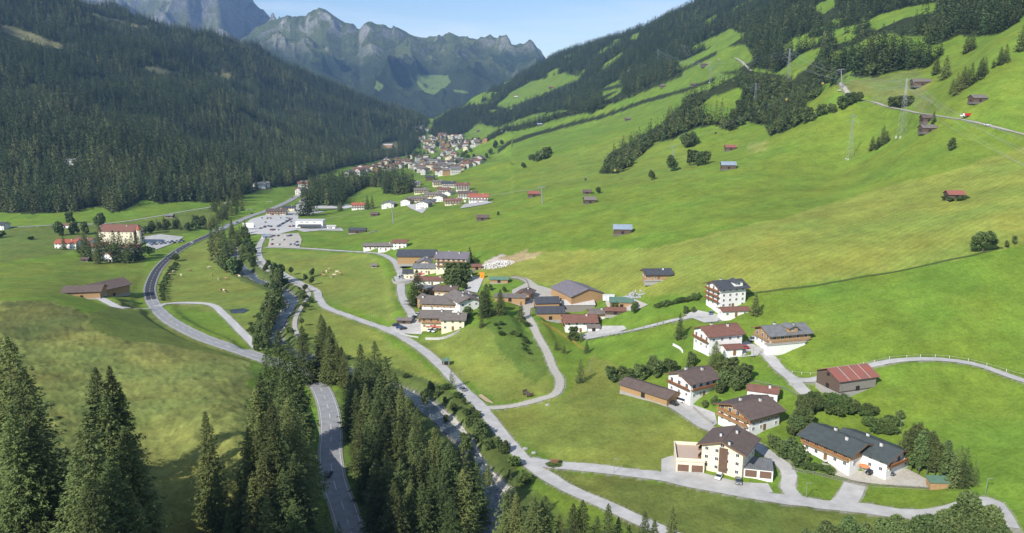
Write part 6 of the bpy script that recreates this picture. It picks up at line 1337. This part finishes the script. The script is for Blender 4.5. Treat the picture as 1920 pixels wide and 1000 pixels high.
def rocks(label, pts_fn, n, smin, smax, m, seed):
    r = np.random.default_rng(seed); A = []; Q = []; ico = bmesh.new(); bmesh.ops.create_icosphere(ico, subdivisions=1, radius=1); bv = np.array([v.co[:] for v in ico.verts]); bf = np.array([[v.index for v in f.verts] for f in ico.faces]); ico.free(); k = 0
    for i in range(n):
        x, y, zo = pts_fn(r)
        if y < 60: continue
        s = smin + (smax - smin) * r.random() ** 3; v = bv * (s * r.uniform(.6, 1.2, 3)) * (1 + r.normal(size=(len(bv), 1)) * .14); A.append(v + np.array([x, y, float(Zat(x, y)) + zo + s * .2])); Q.append(bf + k); k += len(bv)
    o = add_obj('boulders', fast_mesh('boulders', np.concatenate(A), np.concatenate(Q), m, smooth=False)); tag(o, label, 'boulders', None, 'stuff')
rock_m = mat('river_stone', (.40,.385,.36), (.22,.215,.20), .5, .9)
def rp(r):
    i = int(r.integers(0, len(RIVP) - 1)); t = RIVP[min(i + 1, len(RIVP) - 1)] - RIVP[i]; t = t / (np.linalg.norm(t) + 1e-9); s = WIDR[i] * (1.15 - .75 * r.random() ** 2) * r.choice([-1, 1]); p = RIVP[i] + np.array([-t[1], t[0]]) * s; return p[0], (p[1] if p[1] < 245 or r.random() < .35 else 0), 0
rocks('pale stones lying in and along the shallow river', rp, 3000, .2, .85, rock_m, 4)
def heap(px, py, rx, ry, label, m, n=160, s=1.0, seed=1, name='rubble_heap'):
    g = ground(px, py); rr_ = np.random.default_rng(seed); A = []; Q = []; k = 0; ico = bmesh.new(); bmesh.ops.create_icosphere(ico, subdivisions=1, radius=1); bv = np.array([v.co[:] for v in ico.verts]); bf = np.array([[v.index for v in f.verts] for f in ico.faces]); ico.free()
    for i in range(n):
        a = rr_.uniform(0, 6.28); q = rr_.random() ** .6; x = g.x + rx * q * math.cos(a); y = g.y + ry * q * math.sin(a); z = float(Zat(x, y)) + (1 - q) * s * 1.5; v = bv * (s * rr_.uniform(.25, .8)) * rr_.uniform(.5, 1.3, 3) + np.array([x, y, z]); A.append(v); Q.append(bf + k); k += len(bv)
    o = add_obj(name, fast_mesh(name, np.concatenate(A), np.concatenate(Q), m, smooth=False)); tag(o, label, 'heap', None, 'stuff')
heap(932, 496, 12, 10, 'pale gravel heap on the earth scar behind the hotel', mat('pale_gravel', (.62,.60,.55), (.5,.48,.44), 1), 420, .9, 2, 'gravel_heap')
heap(1178, 562, 9, 8, 'grey scrap heap beside the white container', mat('scrap', (.45,.46,.46), (.2,.2,.2), .6), 150, 1.1, 3, 'scrap_heap')
heap(994, 563, 4, 4, 'white stone pile beside the long store shed', mat('white_stone', (.7,.7,.67), None, 1), 60, .8, 4, 'stone_pile')
heap(700, 436, 6, 4, 'scattered wood pile beside the dark roofed barn', wood_g, 60, .8, 5, 'wood_pile')
for s in [(1027,760,'on the grass below the gravel loop'),(1484,722,'beside the fork of the hill lane'),(985,842,'at the fork of the pale lane'),(1002,850,'beside the start of the village street')]:
    g = ground(s[0], s[1]); r_ = np.random.default_rng(s[0]); b = bmesh.new(); bmesh.ops.create_icosphere(b, subdivisions=2, radius=.9)
    for v in b.verts: v.co = Vector((v.co.x * 1.2, v.co.y, v.co.z * .7)) * float(1 + r_.normal() * .09)
    me = bpy.data.meshes.new('boulder'); b.to_mesh(me); b.free(); me.materials.append(rock_m); o = add_obj('boulder', me); o.location = g; tag(o, 'pale boulder %s' % s[2], 'boulder')
def island():
    g = ground(1040, 874); root = empty('flower_island', g); tag(root, 'round planted island with a brown sign board at the street fork', 'planter'); cm = leafy_crown(1.3, 4.2, 1500, .4, 512, shrub_m, base=.0, nb=9); o = add_obj('shrubs', cm); o.parent = root; b = MB(); b.box(-1.2, 1.2, -.08, .08, 1.2, 2.2); b.box(-1.1, -.95, -.07, .07, 0, 1.2); b.box(.95, 1.1, -.07, .07, 0, 1.2); b.prism([(-.4, 2.2), (0, 2.6), (.4, 2.2)], -1.4, 1.4); b.build('sign_board', [frame_b], root)
island()
def goal(px, py, label):
    g = ground(px, py); root = empty('football_goal', g, R(20)); tag(root, label, 'goal'); b = MB()
    for a, c in (((-3.6,0,0),(-3.6,0,2.4)),((3.6,0,0),(3.6,0,2.4)),((-3.6,0,2.4),(3.6,0,2.4)),((-3.6,0,2.4),(-3.6,2,0)),((3.6,0,2.4),(3.6,2,0))): b.bar(a, c, .22)
    b.build('frame', [frame_w], root)
goal(467, 396, 'near white football goal on the sports field'); goal(505, 381, 'far white football goal on the sports field')
for i in range(9): 
    t = i / 8; g = ground(1278 + 40 * t, 600 - 4 * t) if i < 5 else None
# awnings and umbrellas at the hotels
def umbrella(px, py, col, label, group):
    g = ground(px, py); root = empty('parasol', g); tag(root, label, 'parasol', group); b = MB(); b.cyl(0, 0, 0, 2.5, .05, n=6); b.build('pole', [metal_m], root); c = MB(); c.cyl(0, 0, 2.3, 2.9, 1.9, .05, 8); c.build('canopy', [mat('parasol_' + col, {'red': (.55,.16,.12), 'orange': (.65,.25,.10), 'white': (.75,.73,.7)}[col], None, 1, .8)], root)
for s in [(778,512),(783,515),(788,518),(793,520),(780,518),(786,522)]: umbrella(s[0], s[1], 'red', 'pinkish red parasol on the terrace left of the purple roofed hotel', 'red parasols on the hotel terrace')
for s in [(802,620),(812,621),(822,622)]: umbrella(s[0], s[1] - 1, 'red', 'red parasol before the front hotel above the car park', 'red parasols before the front hotel')
umbrella(1620, 886, 'orange', 'orange parasol in front of the double chalet', None)

# ------------------------------------------------------------------ air
def haze():
    m = bpy.data.materials.new('air'); m.use_nodes = True; n = m.node_tree.nodes; n.clear(); o = n.new('ShaderNodeOutputMaterial'); v = n.new('ShaderNodeVolumePrincipled')
    v.inputs['Color'].default_value = (.33,.57,1.0,1); v.inputs['Density'].default_value = HAZE; v.inputs['Anisotropy'].default_value = 0.0; m.node_tree.links.new(v.outputs[0], o.inputs['Volume'])
    b = MB(); b.box(-16500, 16500, -400, 17000, -420, 2900); ob = b.build('haze', [m]); ob['kind'] = 'stuff'; tag(ob, 'thin blue summer haze filling the valley', 'haze')
HAZE = 4.6e-5
haze()
# ------------------------------------------------------------------ one label for one thing
ORD = ['first','second','third','fourth','fifth','sixth','seventh','eighth','ninth','tenth','eleventh','twelfth','thirteenth','fourteenth','fifteenth','sixteenth','seventeenth','eighteenth','nineteenth','twentieth','21st','22nd','23rd','24th']
bpy.context.view_layer.update()
by = {}
for o in list(COL.objects):
    if o.parent is None and o.get('label'): by.setdefault(o['label'], []).append(o)
for lb, os_ in by.items():
    if not 2 <= len(os_) <= 24: continue
    os_.sort(key=lambda o: to_px(o.location.x, o.location.y, o.location.z + (20 if 'spruce' in lb else 0))[0])
    for i, o in enumerate(os_):
        nw = '%s, %s from the left' % (lb, ORD[i])
        if len(nw.replace(',', ' ').split()) > 15: nw = '%s from the left of the %s' % (ORD[i], o.get('group', lb))
        o['label'] = nw
make_terrain()
